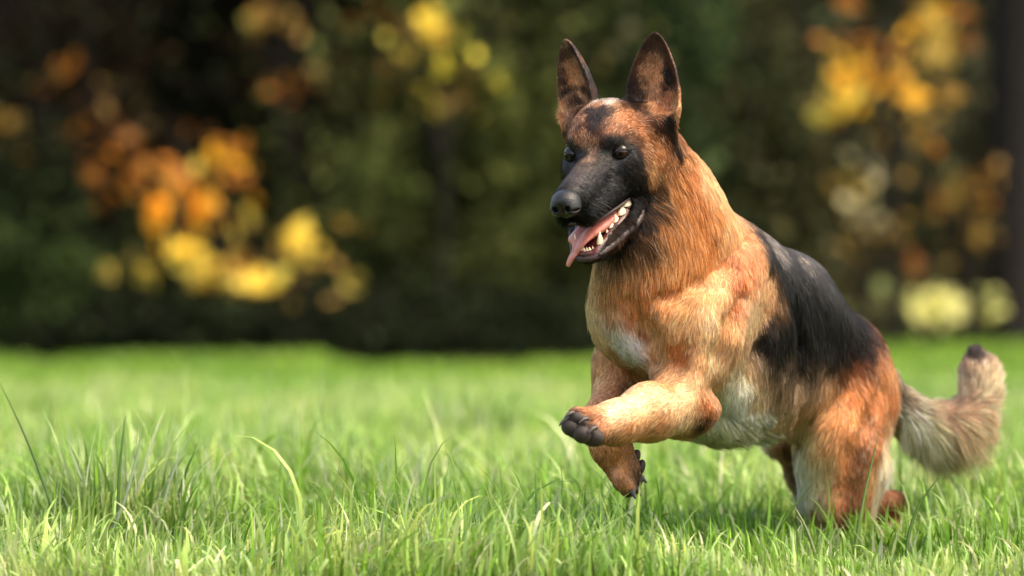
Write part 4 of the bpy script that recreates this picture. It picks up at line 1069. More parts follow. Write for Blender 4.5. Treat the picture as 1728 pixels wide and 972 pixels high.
# banded guard hairs: dark tips here and there, pale ones in the black
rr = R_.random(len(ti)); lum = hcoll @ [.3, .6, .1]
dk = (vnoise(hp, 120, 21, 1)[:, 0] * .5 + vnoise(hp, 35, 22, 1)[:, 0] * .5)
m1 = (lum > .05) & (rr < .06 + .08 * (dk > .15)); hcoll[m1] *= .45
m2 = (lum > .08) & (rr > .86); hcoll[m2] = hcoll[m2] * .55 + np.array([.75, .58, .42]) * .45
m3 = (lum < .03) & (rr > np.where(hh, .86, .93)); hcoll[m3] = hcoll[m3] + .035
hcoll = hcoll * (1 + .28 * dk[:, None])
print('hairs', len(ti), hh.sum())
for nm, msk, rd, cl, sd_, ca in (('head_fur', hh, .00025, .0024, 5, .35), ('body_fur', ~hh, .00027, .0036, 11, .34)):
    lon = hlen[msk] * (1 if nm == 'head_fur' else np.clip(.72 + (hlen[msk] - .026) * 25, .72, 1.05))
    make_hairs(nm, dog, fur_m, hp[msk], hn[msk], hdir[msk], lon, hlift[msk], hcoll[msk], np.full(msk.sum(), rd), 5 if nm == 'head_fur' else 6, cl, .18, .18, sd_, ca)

# ------------------------------------------------------------------ face and feet
def tube(pts, rad, mat, name, parent, n=14, flat=None, groove=0, cap=True, sub=4, bumps=0):
    """swept tube; rad list of (across, thick); flat = direction of 'up' for the thick axis"""
    pts = np.array(pts, float); rad = np.array([(r if np.ndim(r) else (r, r)) for r in rad], float)
    m = len(pts); tt = np.linspace(0, m - 1, (m - 1) * sub + 1); q = []; rr_ = []
    for t in tt:
        i = min(int(t), m - 2); f = t - i
        p0, p1, p2, p3 = pts[max(i - 1, 0)], pts[i], pts[i + 1], pts[min(i + 2, m - 1)]
        q.append(.5 * ((2 * p1) + (-p0 + p2) * f + (2 * p0 - 5 * p1 + 4 * p2 - p3) * f * f + (-p0 + 3 * p1 - 3 * p2 + p3) * f ** 3))
        rr_.append(rad[i] * (1 - f) + rad[i + 1] * f)
    q = np.array(q); rr_ = np.array(rr_); T = np.gradient(q, axis=0); T /= np.linalg.norm(T, axis=1, keepdims=True)
    up = np.array(flat if flat is not None else [.13, .2, .97]); V = []
    for k, (p, tg) in enumerate(zip(q, T)):
        side = np.cross(tg, up); side /= np.linalg.norm(side); u = np.cross(side, tg)
        for j in range(n):
            a = 2 * math.pi * j / n; ca, sa = math.cos(a), math.sin(a)
            g = 1 - groove * math.exp(-(ca / .25) ** 2) * (sa > 0)
            bmp = 1 + bumps * math.sin(k * 2.3 + j * 1.7) * math.sin(k * .9)
            V.append(p + side * ca * rr_[k, 0] * bmp + u * sa * rr_[k, 1] * g * bmp)
    K = len(q); F = []
    for k in range(K - 1):
        for j in range(n):
            F.append((k * n + j, k * n + (j + 1) % n, (k + 1) * n + (j + 1) % n, (k + 1) * n + j))
    if cap:
        for k0, rev in ((0, True), (K - 1, False)):
            c = len(V); V.append(q[k0] + (T[k0] * (-1 if rev else 1)) * rr_[k0].min() * .5)
            for j in range(n):
                a, b = k0 * n + j, k0 * n + (j + 1) % n
                F.append((a, c, c, b) if rev else (a, b, c, c))
    bmq = [[x for i, x in enumerate(f) if x not in f[:i]] for f in F]
    me = bpy.data.meshes.new(name); me.from_pydata([tuple(v) for v in V], [], bmq); me.polygons.foreach_set('use_smooth', [True] * len(me.polygons)); me.update()
    me.materials.append(mat); o = bpy.data.objects.new(name, me); C.objects.link(o); o.parent = parent
    return o
def blob(c, r, M, mat, name, parent, n=20, warpf=None, capz=None):
    V = []; F = []
    for i in range(n + 1):
        th = math.pi * i / n
        if capz is not None: th = capz * i / n
        for j in range(n * 2):
            ph = math.pi * j / n; v = np.array([math.cos(th), math.sin(th) * math.cos(ph), math.sin(th) * math.sin(ph)])
            if warpf: v = warpf(v)
            V.append(np.array(c) + M @ (v * np.array(r)))
    m = n * 2
    for i in range(n):
        for j in range(m): F.append((i * m + j, i * m + (j + 1) % m, (i + 1) * m + (j + 1) % m, (i + 1) * m + j))
    return mesh_obj(name, V, F, mat, parent)
M_eye = material('eye_brown', (.012, .007, .004), .05, .35)
M_iris = material('iris', (.024, .011, .005), .05, .35)
M_black = material('pupil', (.002, .002, .002), .05, .25)
M_lid = material('eyelid', (.004, .003, .003), .6, .15)
M_nose = material('nose_leather', (.007, .0065, .007), .36, .45, bump=(520, .9, .0010))
M_lip = material('lip', (.013, .010, .010), .45, .35, noise=(300, (.09, .035, .035)), bump=(420, .9, .0016), coat=.15, noise_mix=.5)
M_gum = material('gum', (.11, .026, .024), .34, .5, noise=(240, (.02, .008, .009)), bump=(420, .9, .0014), coat=.25, noise_mix=.85)
M_tongue = material('tongue', (.52, .15, .115), .42, .4, noise=(160, (.62, .25, .20)), bump=(700, .7, .0008), sss=.2, coat=.08)
M_tooth = material('tooth', (.82, .62, .40), .22, .5, noise=(320, (.80, .70, .52)), coat=.4)
M_pad = material('paw_pad', (.022, .015, .013), .6, .4, noise=(500, (.05, .03, .022)), bump=(900, .8, .001))
M_claw = material('claw', (.03, .025, .023), .4, .4, noise=(500, (.10, .08, .07)))
def hp_(x, y, z): return hw(x, y, z)
for sgn in (1, -1):
    ec = np.array([-.82, 3.78 * sgn, 0.0]); yaw = math.radians(20) * sgn
    g = np.array([math.cos(yaw), math.sin(yaw), -.03]); g /= np.linalg.norm(g)
    s_ = np.cross([0, 0, 1.], g); s_ /= np.linalg.norm(s_); u_ = np.cross(g, s_)
    ME = HM @ np.stack([g, s_, u_], 1)
    cw = hw(*ec)
    eye = blob(cw, [.0120] * 3, ME, M_eye, 'eye', dog)
    blob(cw + ME @ np.array([.0003, 0, 0]), [.0123] * 3, ME, M_iris, 'iris', eye, 12, capz=.58)
    blob(cw + ME @ np.array([.0006, 0, 0]), [.0123] * 3, ME, M_black, 'pupil', eye, 8, capz=.27)
    lid = []
    for a in np.linspace(0, 2 * math.pi, 29)[:-1]:
        ca, sa = math.cos(a), math.sin(a); yy = 1.06 * ca; zz = (.47 if sa > 0 else .50) * sa * (1 - .25 * ca * ca) - .12 * ca * -sgn * 0 + .10 * abs(ca) * 0
        zz += .16 * (ca * sgn)        # outer corner a little higher
        xx = math.sqrt(max(1.29 ** 2 - yy * yy - zz * zz, .02))
        lid.append(cw + ME @ (np.array([xx, yy, zz]) / 100))
    lid += lid[:2]
    lv, lf_ = [], []
    for k, (sc, dr) in enumerate(((1, -.10), (1.04, .06), (1.16, .03), (1.32, -.18), (1.5, -.6))):
        for p in lid[:28]:
            q = (p - cw) @ ME * 100; q[1:] *= sc; q[0] = math.sqrt(max(1.27 ** 2 - min((q[1] / sc * (1 + (sc - 1) * .5)) ** 2 + (q[2] / sc * (1 + (sc - 1) * .5)) ** 2, 1.3), .05)) + dr
            lv.append(cw + ME @ (q / 100))
    for k in range(4):
        for j in range(28): lf_.append((k * 28 + j, k * 28 + (j + 1) % 28, k * 28 + 28 + (j + 1) % 28, k * 28 + 28 + j))
    mesh_obj('eyelid', lv, lf_, M_lid, dog)
# nose leather with nostrils
def local_sdf(lo, hi, step, fn):
    gx, gy, gz = (np.arange(a, b, step).astype(np.float32) for a, b in zip(lo, hi))
    X, Y, Z = np.meshgrid(gx, gy, gz, indexing='ij'); Fd = fn(np.stack([X, Y, Z], -1)).astype(np.float32)
    return surface_nets(Fd, gx, gy, gz)
def e_sdf(p, c, r):
    q = p - np.array(c); r = np.array(r, float); k0 = np.sqrt(((q / r) ** 2).sum(-1)); k1 = np.sqrt(((q / r ** 2) ** 2).sum(-1)) + 1e-9
    return k0 * (k0 - 1) / k1
def nose_fn(p):
    p = p.copy(); y = p[..., 1]; ya = np.abs(y); pm = p.copy(); pm[..., 1] = ya
    d = smin(e_sdf(p, (10.9, 0, -3.7), (2.0, 2.0, 1.4)), e_sdf(pm, (11.3, .98, -4.6), (1.55, 1.2, 1.3)), .5)
    d = smin(d, e_sdf(p, (10.9, 0, -5.3), (1.1, .9, 1.0)), .5)
    d = smax(d, -e_sdf(pm, (12.65, .92, -4.65), (.8, .42, .42)), .18)
    d = smax(d, -e_sdf(pm, (12.0, 1.8, -4.95), (.95, .42, .18)), .12)
    d = smax(d, -e_sdf(p, (12.8, 0, -5.2), (.5, .10, 1.1)), .12)
    return d
nv, nf = local_sdf((8, -2.8, -7), (13.2, 2.8, -1.8), .09, nose_fn)
nose = mesh_obj('nose', nv @ HM.T / 100 + HT, nf, M_nose, dog)
# lips, gums
lipR = []
low = [(-1.2, 4.1, -6.5), (-2.5, 4.7, -7.4), (-2.2, 5.0, -8.8), (-.3, 4.9, -10.0), (2.2, 4.1, -10.9), (4.6, 3.0, -11.9), (6.4, 2.1, -12.5), (7.4, 1.1, -12.9), (7.7, 0, -13.0)]
lw = low + [(x, -y, z) for x, y, z in low[-2::-1]]
lr = [.22, .34, .46, .54, .56, .54, .48, .44, .42]; lr = lr + lr[-2::-1]
tube([hw(*p) for p in lw], [r / 100 for r in lr], M_lip, 'lip', dog, 12, bumps=.10)
up = [(-1.5, 4.0, -6.6), (1.0, 3.8, -6.9), (4.0, 3.0, -7.4), (7.0, 2.2, -7.7), (9.0, 1.2, -7.6), (9.8, 0, -7.3)]
uw = up + [(x, -y, z) for x, y, z in up[-2::-1]]
tube([hw(*p) for p in uw], [.0022] * len(uw), M_lip, 'lip', dog, 10)
gl = [(-1.2, 3.3, -7.6), (-.6, 3.3, -8.6), (.8, 3.2, -9.35), (2.8, 2.7, -10.3), (4.8, 2.05, -11.3), (6.3, 1.55, -12.0), (7.0, .8, -12.35), (7.25, 0, -12.4)]
gw = gl + [(x, -y, z) for x, y, z in gl[-2::-1]]
gr = [.45, .7, .85, .82, .7, .58, .45, .42]; gr = gr + gr[-2::-1]
tube([hw(*p) for p in gw], [r / 100 for r in gr], M_gum, 'gum', dog, 12, bumps=.12)
# teeth
def tooth(x, y, z, ln, wd, th, h, lean=(0, 0), cusps=1, hook=0.0):
    """a tooth standing at (x,y,z) head cm, ln = direction along the jaw (head frame xy)"""
    a = np.array([ln[0], ln[1], 0.]); a /= np.linalg.norm(a); b = np.cross([0, 0, 1.], a)
    V = []; F = []; rings = 7; n = 12; q_ = R_.normal(0, 1, 4); wd *= 1 + .10 * q_[0]; h *= 1 + .10 * q_[1]; lean = (lean[0] + .06 * q_[2], lean[1] + .06 * q_[3])
    for i in range(rings):
        t = i / (rings - 1)
        wsc = (1 - t ** 1.6) if cusps == 1 else (1 - .75 * t ** 3)
        wsc = max(wsc, .06)
        for j in range(n):
            an = 2 * math.pi * j / n; cu_ = 1
            if cusps > 1: cu_ = 1 - .35 * t * (0.5 + .5 * math.cos(math.cos(an) * math.pi * (cusps)))
            p = np.array([x, y, z]) + a * wd * .5 * wsc * math.cos(an) + b * th * .5 * max(wsc, .1) * (1 - .5 * t * (cusps > 1)) * math.sin(an)
            p = p + np.array([lean[0], lean[1], 0]) * t + a * hook * t * t + np.array([0, 0, h]) * t * cu_
            V.append(hw(*p))
    for i in range(rings - 1):
        for j in range(n): F.append((i * n + j, i * n + (j + 1) % n, (i + 1) * n + (j + 1) % n, (i + 1) * n + j))
    c = len(V); V.append(np.mean(V[-n:], axis=0)); 
    me = bpy.data.meshes.new('tooth'); me.from_pydata([tuple(v) for v in V], [], F + [((rings - 1) * n + j, (rings - 1) * n + (j + 1) % n, c) for j in range(n)])
    me.polygons.foreach_set('use_smooth', [True] * len(me.polygons)); me.materials.append(M_tooth)
    o = bpy.data.objects.new('tooth', me); C.objects.link(o); o.parent = dog; return o
for s in (1, -1):
    ln = (1, -.42 * s)
    tooth(-.9, 3.45 * s, -7.7, ln, 1.7, .9, 1.4, cusps=2)
    tooth(.55, 3.2 * s, -8.55, ln, 1.5, .8, 1.25, cusps=2)
    tooth(1.9, 2.85 * s, -9.3, ln, 1.25, .7, 1.1)
    tooth(3.0, 2.5 * s, -9.85, ln, 1.0, .6, .95)
    tooth(3.95, 2.2 * s, -10.4, ln, .7, .5, .6)
    tooth(5.7, 1.7 * s, -11.6, ln, 1.2, .9, 2.2, lean=(.15, .25 * s), hook=-.15)
    for k, (x, y) in enumerate(((7.0, .22), (6.88, .62), (6.65, 1.0))):
        tooth(x, y * s, -12.05, (.35 * k, -s), .50, .42, .66 - .05 * k, lean=(.14, 0))
    # upper row
    tooth(-.4, 2.95 * s, -6.35, ln, 1.5, .6, -.7, cusps=2); tooth(1.2, 2.75 * s, -6.5, ln, 1.1, .5, -.6, cusps=2)
# tongue
tg = [(-2.0, .2, -8.6), (1.0, .1, -9.2), (3.4, -.5, -9.8), (5.2, -1.0, -10.3), (6.3, -1.3, -10.9), (6.8, -1.75, -12.1), (7.1, -2.5, -13.1), (7.2, -3.0, -13.9)]
tube([hw(*p) for p in tg], [(.027, .007), (.030, .010), (.032, .011), (.029, .009), (.021, .0055), (.0105, .0045), (.0085, .004), (.005, .003)], M_tongue, 'tongue', dog, 26, flat=HM @ np.array([.30, -.30, .9]), groove=.75, sub=8)
# pads and claws
def look(dirw):
    x = np.array(dirw, float); x /= np.linalg.norm(x); y = np.cross([0, 0.01, 1.], x); y /= np.linalg.norm(y); return np.stack([x, y, np.cross(x, y)], 1)
for (x, y, Y, r) in ((963, 722, 5.768, (.010, .0135, .0125)), (982, 733, 5.762, (.011, .0135, .0135)), (1003, 738, 5.772, (.011, .014, .013)), (972, 707, 5.766, (.008, .0115, .0105))):
    blob(P(x, y, Y), r, look((-.45, -.7, -.55)), M_pad, 'paw_pad', dog, 12)
for (x, y, Y, d) in ((962, 697, 5.762, (-.8, -.45, -.25)), (986, 707, 5.758, (-.75, -.5, -.2)), (953, 707, 5.768, (-.8, -.3, -.45)), (1000, 722, 5.757, (-.7, -.6, -.3))):
    p0 = P(x + 6, y - 1, Y); d = np.array(d) / np.linalg.norm(d)
    tube([p0, p0 + d * .008, p0 + d * .015 + np.array([0, 0, -.003])], [.0036, .0028, .0008], M_claw, 'claw', dog, 10)
for (x, y, Y, r) in ((1080, 790, 6.04, (.007, .010, .013)), (1078, 812, 6.03, (.006, .008, .010)), (1072, 772, 6.04, (.007, .010, .012))):
    blob(P(x, y, Y), r, look((.8, -.1, -.3)), M_pad, 'paw_pad', dog, 12)
for (x, y, Y, d) in ((1066, 827, 5.99, (.35, -.3, -.8)), (1074, 822, 6.01, (.4, -.1, -.8)), (1080, 803, 6.03, (.6, -.1, -.6))):
    p0 = P(x, y, Y); d = np.array(d) / np.linalg.norm(d)
    tube([p0, p0 + d * .007, p0 + d * .014], [.0038, .003, .0009], M_claw, 'claw', dog, 10)
# whiskers
wr = np.random.default_rng(5); wp = []; nW = 26
for i in range(nW):
    s = 1 if i % 3 else -1; x = wr.uniform(5.2, 9.0); z = wr.uniform(-6.6, -4.6); y = (2.9 - .13 * x + .6) * s
    root = hw(x, y, z); d = HM @ np.array([wr.uniform(-.5, .3), s, wr.uniform(-.7, .05)]); d /= np.linalg.norm(d); L = wr.uniform(.012, .034)
    for t in np.linspace(0, 1, 5): wp.append(root + d * L * t + np.array([0, 0, -.25]) * L * t * t)
wc = bpy.data.hair_curves.new('whiskers'); wc.add_curves([5] * nW)
wc.attributes['position'].data.foreach_set('vector', np.array(wp, np.float32).ravel())
wra = wc.attributes.get('radius') or wc.attributes.new('radius', 'FLOAT', 'POINT')
wra.data.foreach_set('value', np.tile(np.array([.00022, .0002, .00016, .0001, .00004], np.float32), nW))
wc.materials.append(material('whisker', (.02, .018, .017), .35)); wo = bpy.data.objects.new('whiskers', wc); C.objects.link(wo); wo.parent = dog
# ------------------------------------------------------------------ meadow
def grass_mesh(name, rx, Y0, Y1, n, h, wd, segs, mat, seed, label, tall=None, wings=False, bendk=1.0):
    rng = np.random.default_rng(seed)
    Y = np.sqrt(rng.uniform(Y0 ** 2, Y1 ** 2, n)); X = rng.uniform(-1, 1, n) * (rx * Y / Y0)
    if wings: X = np.sign(X) * (.165 + .5 * np.abs(rng.uniform(0, 1, n)) ** 1.3) * Y
    k_ = (Y < 17.9 + 1.5 * vnoise(np.c_[X, Y * 0, Y * 0], 1.9, 58, 1)[:, 0] + .5 * vnoise(np.c_[X, Y * 0, Y * 0], 7, 59, 1)[:, 0]) | (X > 1.35); X, Y = X[k_], Y[k_]; n = len(X)
    p = np.c_[X, Y, np.zeros(n)]
    patch = vnoise(p, 1.6, 50, 2); fine = vnoise(p, 9, 51, 3)
    H = h * (1 + .45 * patch[:, 0] + .4 * fine[:, 0]) * rng.lognormal(0, .32, n)
    if tall is not None:
        for (tx, ty, tr, th) in tall:
            k = np.exp(-((X - tx) ** 2 + (Y - ty) ** 2) / tr ** 2); H *= 1 + th * k * rng.uniform(.3, 1, n)
    H *= 1 - (.68 if bendk > 1 else .45) * np.exp(-((X - .36) / .38) ** 2 - ((Y - 6.1) / .42) ** 2)
    H = np.clip(H, .015, h * (4.5 if Y0 < 8 else 1.9 if Y0 < 13 else 1.5)); W = wd * rng.lognormal(0, .3, n) * np.clip(H / h, .6, 1.35) ** .5
    az = rng.uniform(0, 2 * math.pi, n) * .6 + vnoise(p, 5, 52, 1)[:, 0] * 3.0
    bend = np.clip(rng.gamma(2.2, .50, n) * bendk, .05, 2.9)                # total curl, radians
    lean0 = rng.normal(0, .32, n)
    tw = rng.normal(0, .9, n)
    P0 = p.copy(); P0[:, 2] = -.004
    V = np.zeros((n, 2 * segs + 1, 3)); cur = P0.copy()
    dirh = np.c_[np.cos(az), np.sin(az), np.zeros(n)]
    for s in range(segs + 1):
        t = s / segs; a = lean0 + bend * t ** 1.4
        wv = W * (1 - t ** 2.2) * (.75 + .5 * min(t * 3, 1)) * .5
        wa = az + math.pi / 2 + tw * t; sd = np.c_[np.cos(wa), np.sin(wa), np.sin(tw * t) * .5]
        if s < segs:
            V[:, 2 * s] = cur - sd * wv[:, None]; V[:, 2 * s + 1] = cur + sd * wv[:, None]
        else: V[:, 2 * s] = cur
        cur = cur + (dirh * np.sin(a)[:, None] + np.array([0, 0, 1.]) * np.cos(a)[:, None]) * (H / segs)[:, None]
    V[:, :, 2] = np.maximum(V[:, :, 2], -.004)
    nv = 2 * segs + 1; base = (np.arange(n) * nv)[:, None]
    F = []
    for s in range(segs - 1):
        F.append(base + np.array([2 * s, 2 * s + 1, 2 * s + 2])); F.append(base + np.array([2 * s + 1, 2 * s + 3, 2 * s + 2]))
    F.append(base + np.array([2 * segs - 2, 2 * segs - 1, 2 * segs]))
    F = np.concatenate(F)
    # colours: fresh green, pale blue-green, yellowed and a few straw blades
    pal = np.array([(.095, .22, .020), (.175, .33, .035), (.30, .43, .13), (.34, .41, .08), (.54, .54, .34)])
    if Y1 > 20: pal = np.array([(.09, .21, .012), (.14, .28, .018), (.20, .33, .035), (.20, .33, .03), (.22, .30, .05)])
    q = np.clip(.33 + .25 * patch[:, 1] + .28 * fine[:, 1] + rng.normal(0, .20, n), 0, .999)
    q = np.where(rng.random(n) < .05, .97, q) ** 1.0
    qi = q * (len(pal) - 1); i0 = np.floor(qi).astype(int); f = (qi - i0)[:, None]
    col = pal[i0] * (1 - f) + pal[np.minimum(i0 + 1, len(pal) - 1)] * f
    col = col * rng.lognormal(-.02, .27, n)[:, None]
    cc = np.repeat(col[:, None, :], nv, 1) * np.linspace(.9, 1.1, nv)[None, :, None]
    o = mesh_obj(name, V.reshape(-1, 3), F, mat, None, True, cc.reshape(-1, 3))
    return tag(o, label, 'grass', kind='stuff')
M_grass = material('grass_blade', rough=.36, spec=.5, attr='tint', transl=.38)
tall = [(-.60, 6.25, .10, 2.0), (-.50, 6.35, .10, 1.8), (-.18, 6.5, .13, 1.0), (.40, 6.6, .12, .7), (.50, 6.15, .08, .9), (.62, 6.2, .1, 1.0), (-.04, 9.4, .18, 1.0), (.0, 6.9, .12, .8), (.72, 6.9, .12, .9), (.2, 6.2, .12, .6)]
grass_mesh('near_grass', .95, 5.5, 8.6, int(105000 * GRASS), .054, .0032, 5, M_grass, 31, 'lush long grass in the foreground around the feet of the dog', tall)
grass_mesh('long_grass', .95, 5.6, 8.2, int(15000 * GRASS), .085, .0040, 7, M_grass, 36, 'long curved and pale blades tangled above the shorter grass', None, False, 1.7)
grass_mesh('middle_grass', 1.35, 8.6, 13.2, int(90000 * GRASS), .06, .0052, 3, M_grass, 32, 'soft green grass of the meadow behind the dog')
grass_mesh('distant_grass', 2.1, 13.2, 22.5, int(90000 * GRASS), .055, .010, 2, M_grass, 33, 'bright green grass running up to the edge of the wood')
grass_mesh('outer_grass', 1, 4.0, 19, int(60000 * GRASS), .075, .013, 2, M_grass, 34, 'green grass of the meadow out to both sides', wings=True)
gm = material('meadow_soil', (.045, .060, .016), .9, .2, noise=(14, (.025, .022, .012)), bump=(60, .6, .02))
tag(mesh_obj('ground', [(-300, -60, -.006), (300, -60, -.006), (300, 340, -.006), (-300, 340, -.006)], [(0, 1, 2, 3)], gm), kind='structure')
# tall tufts that stand above the rest
def tuft(px, Y, n, h, spread, colk, seed, label, lean=0.0):
    x = (px - 864) / FOCAL_PX * Y; rng = np.random.default_rng(seed); segs = 6; nv = 2 * segs + 1
    a = rng.uniform(0, 2 * math.pi, n); r = spread * np.sqrt(rng.random(n)); cur = np.c_[x + r * np.cos(a), Y + r * np.sin(a), np.full(n, -.004)]
    az = a + rng.normal(0, .6, n); H = h * np.clip(rng.normal(.72, .22, n), .25, 1.25); W = .0042 * rng.lognormal(0, .25, n)
    l0 = np.abs(rng.normal(.05, .16, n)); bend = np.clip(rng.gamma(2, .33, n), .05, 2.0); tw = rng.normal(0, .8, n); V = np.zeros((n, nv, 3)); dh = np.c_[np.cos(az) + lean, np.sin(az), np.zeros(n)]
    for s in range(segs + 1):
        t = s / segs; aa = l0 + bend * t ** 1.6; wv = W * (1 - t ** 2.4) * (.7 + .5 * min(t * 3, 1)) * .5; wa = az + math.pi / 2 + tw * t
        sd = np.c_[np.cos(wa), np.sin(wa), np.sin(tw * t) * .4]
        if s < segs: V[:, 2 * s] = cur - sd * wv[:, None]; V[:, 2 * s + 1] = cur + sd * wv[:, None]
        else: V[:, 2 * s] = cur
        cur = cur + (dh * np.sin(aa)[:, None] + np.array([0, 0, 1.]) * np.cos(aa)[:, None]) * (H / segs)[:, None]
    base = (np.arange(n) * nv)[:, None]; F = []
    for s in range(segs - 1): F += [base + np.array([2 * s, 2 * s + 1, 2 * s + 2]), base + np.array([2 * s + 1, 2 * s + 3, 2 * s + 2])]
    F.append(base + np.array([2 * segs - 2, 2 * segs - 1, 2 * segs])); F = np.concatenate(F)
    pal = np.array([(.09, .19, .03), (.17, .28, .06), (.32, .40, .17), (.50, .55, .36)]) * colk
    c = pal[rng.choice(4, n, p=[.3, .35, .23, .12])] * rng.lognormal(0, .15, n)[:, None]
    return tag(mesh_obj('grass_tuft', V.reshape(-1, 3), F, M_grass, None, True, np.repeat(c, nv, 0)), label, 'grass tuft', 'tall tufts in the meadow')
tuft(205, 6.3, 330, .19, .085, 1.0, 401, 'tallest and densest tuft with dark and pale blades, far from the dog')
tuft(90, 6.35, 180, .14, .08, 1.1, 402, 'pale ragged tuft between the tallest tuft and the long leaning stalk')
tuft(310, 6.2, 160, .12, .08, 1.15, 403, 'sprawling tuft on the side of the tallest one that faces the dog')
tuft(600, 7.0, 240, .14, .11, .8, 404, 'dark green tuft midway between the tallest tuft and the paws')
tuft(795, 9.6, 160, .17, .10, .95, 405, 'dark blurred tuft standing far behind the paws of the dog')
tuft(470, 8.2, 160, .15, .10, 1.1, 406, 'soft blurred tuft of pale blades well behind the tallest tuft')
tuft(1650, 6.4, 150, .10, .10, 1.0, 407, 'dark tuft under the bushy tail of the dog')
tuft(1330, 6.12, 60, .065, .07, 1.0, 408, 'short tuft right before the hind knee of the dog')
tuft(1480, 6.15, 60, .065, .07, 1.0, 409, 'short tuft before the hind paw of the dog')
tuft(760, 6.15, 150, .09, .10, 1.3, 410, 'low pale tuft in the foreground left of the hanging paw')
tuft(1000, 6.05, 90, .06, .10, 1.3, 411, 'low pale tuft in the foreground below the hanging paw')
tuft(1180, 6.5, 90, .07, .10, .9, 412, 'green tuft under the belly of the dog')
# single stalks that stand out
def stalk(root, tip, bow, w0, col, label, group=None, head=False):
    root, tip = np.array(root), np.array(tip); m = (root + tip) / 2 + np.array(bow)
    pts = [root * (1 - t) ** 2 + m * 2 * t * (1 - t) + tip * t * t for t in np.linspace(0, 1, 9)]
    V = []; F = []
    T = (tip - root) / np.linalg.norm(tip - root); s = np.cross(T, [0, -1, .2]); s /= np.linalg.norm(s); f = np.cross(s, T)
    for k, p in enumerate(pts):
        t = k / 8; w_ = w0 * (1 - t ** 2) + .0003
        for a, b in ((-1, 0), (0, .35), (1, 0), (0, -.2)): V.append(p + s * a * w_ + f * b * w_)
    for k in range(8):
        for j in range(4): F.append((4 * k + j, 4 * k + (j + 1) % 4, 4 * k + 4 + (j + 1) % 4, 4 * k + 4 + j))
    c = np.array(col); c = np.repeat(c[None], len(V), 0) * (1 + .25 * vnoise(np.array(V), 60, 3, 1))
    return tag(mesh_obj('grass_stalk', V, F, M_grass, None, True, c), label, 'grass stalk', group)
stalk(P(112, 905, 6.15) * [1, 1, 0], P(-6, 636, 6.2), (.02, 0, .0), .0022, (.07, .15, .03), 'long dark thin stalk leaning away from the tall tuft and the dog')
stalk(P(1440, 985, 6.1) * [1, 1, 0], P(1484, 728, 6.12), (-.006, 0, 0), .0026, (.16, .24, .06), 'tall upright stalk standing in front of the hind leg of the dog')
stalk(P(1270, 985, 6.0) * [1, 1, 0], P(1372, 815, 6.02), (.0, 0, .01), .0022, (.08, .17, .03), 'dark green blade slanting up beside the hind knee of the dog')
stalk(P(1530, 990, 6.0) * [1, 1, 0], P(1590, 800, 6.02), (-.03, 0, .01), .0024, (.08, .17, .03), 'dark curved blade standing below the bushy tail of the dog')
stalk(P(1380, 985, 6.02) * [1, 1, 0], P(1330, 842, 6.02), (.01, 0, .01), .0024, (.22, .28, .10), 'pale short blade beside the cream front of the hind leg')
stalk(P(200, 960, 6.15) * [1, 1, 0], P(212, 700, 6.18), (-.01, 0, 0), .0030, (.08, .17, .03), 'dark upright blade in the middle of the tall tuft')
stalk(P(170, 950, 6.15) * [1, 1, 0], P(240, 712, 6.15), (.02, 0, .01), .0032, (.34, .42, .26), 'pale broad blade shining at the top of the tall tuft')
stalk(P(260, 940, 6.15) * [1, 1, 0], P(332, 718, 6.2), (-.02, 0, .02), .0028, (.30, .38, .22), 'pale slender blade bending away from the tall tuft')

# ------------------------------------------------------------------ wood edge
M_leaf = material('leaf', rough=.5, spec=.35, attr='tint', transl=.45)
M_dark_leaf = material('dark_leaf', rough=.7, spec=.06, attr='tint', transl=.2)
M_bark = material('bark', (.020, .016, .013), .9, .2, noise=(9, (.012, .010, .009)), bump=(26, 1, .03))
def leaves(ctrs, size, col, jit, seed, name, parent, mat, tip=.35, hue=None):
    rng = np.random.default_rng(seed); n = len(ctrs)
    a = rng.normal(0, 1, (n, 3)); a /= np.linalg.norm(a, axis=1, keepdims=True); b = np.cross(a, rng.normal(0, 1, (n, 3))); b /= np.linalg.norm(b, axis=1, keepdims=True)
    s = size * rng.lognormal(0, .25, n)[:, None]; nrm = np.cross(a, b)
    V = np.stack([ctrs - a * s * .5, ctrs + b * s * .33 - nrm * s * .08, ctrs + a * s * .5, ctrs - b * s * .33 - nrm * s * .08, ], 1)
    F = np.concatenate([np.arange(n)[:, None] * 4 + np.array([0, 1, 2]), np.arange(n)[:, None] * 4 + np.array([0, 2, 3])])
    col = np.array(col); c = (col if col.ndim == 2 else col[None]) * np.exp(rng.normal(0, jit, (n, 1)))
    return mesh_obj(name, V.reshape(-1, 3), F, mat, parent, False, np.repeat(c, 4, 0))
def empty(name, loc, label, cat, group=None):
    o = bpy.data.objects.new(name, None); C.objects.link(o); o.location = loc; o.empty_display_size = .1
    return tag(o, label, cat, group)
def reloc(o, root):      # world-space mesh under an empty that stands at root
    o.matrix_parent_inverse = root.matrix_world.inverted() if False else o.matrix_parent_inverse
    o.location = -Vector(root.location); return o
def limb(pts, rad, mat, name, parent, n=9):
    o = tube(pts, rad, mat, name, parent, n, sub=3, bumps=.06); return o
def lobes(c, rad, k, n, seed, shell=.5):
    rng = np.random.default_rng(seed); out = []
    for i in range(k):
        v = rng.normal(0, 1, 3); v /= np.linalg.norm(v); cc = np.array(c) + v * np.array(rad) * rng.uniform(.35, .8)
        rr = np.array(rad) * rng.uniform(.28, .5); m = n // k
        q = rng.normal(0, 1, (m, 3)); q /= np.linalg.norm(q, axis=1, keepdims=True); q *= (rng.uniform(shell ** 3, 1, (m, 1))) ** (1 / 3)
        out.append(cc + q * rr)
    return np.concatenate(out)
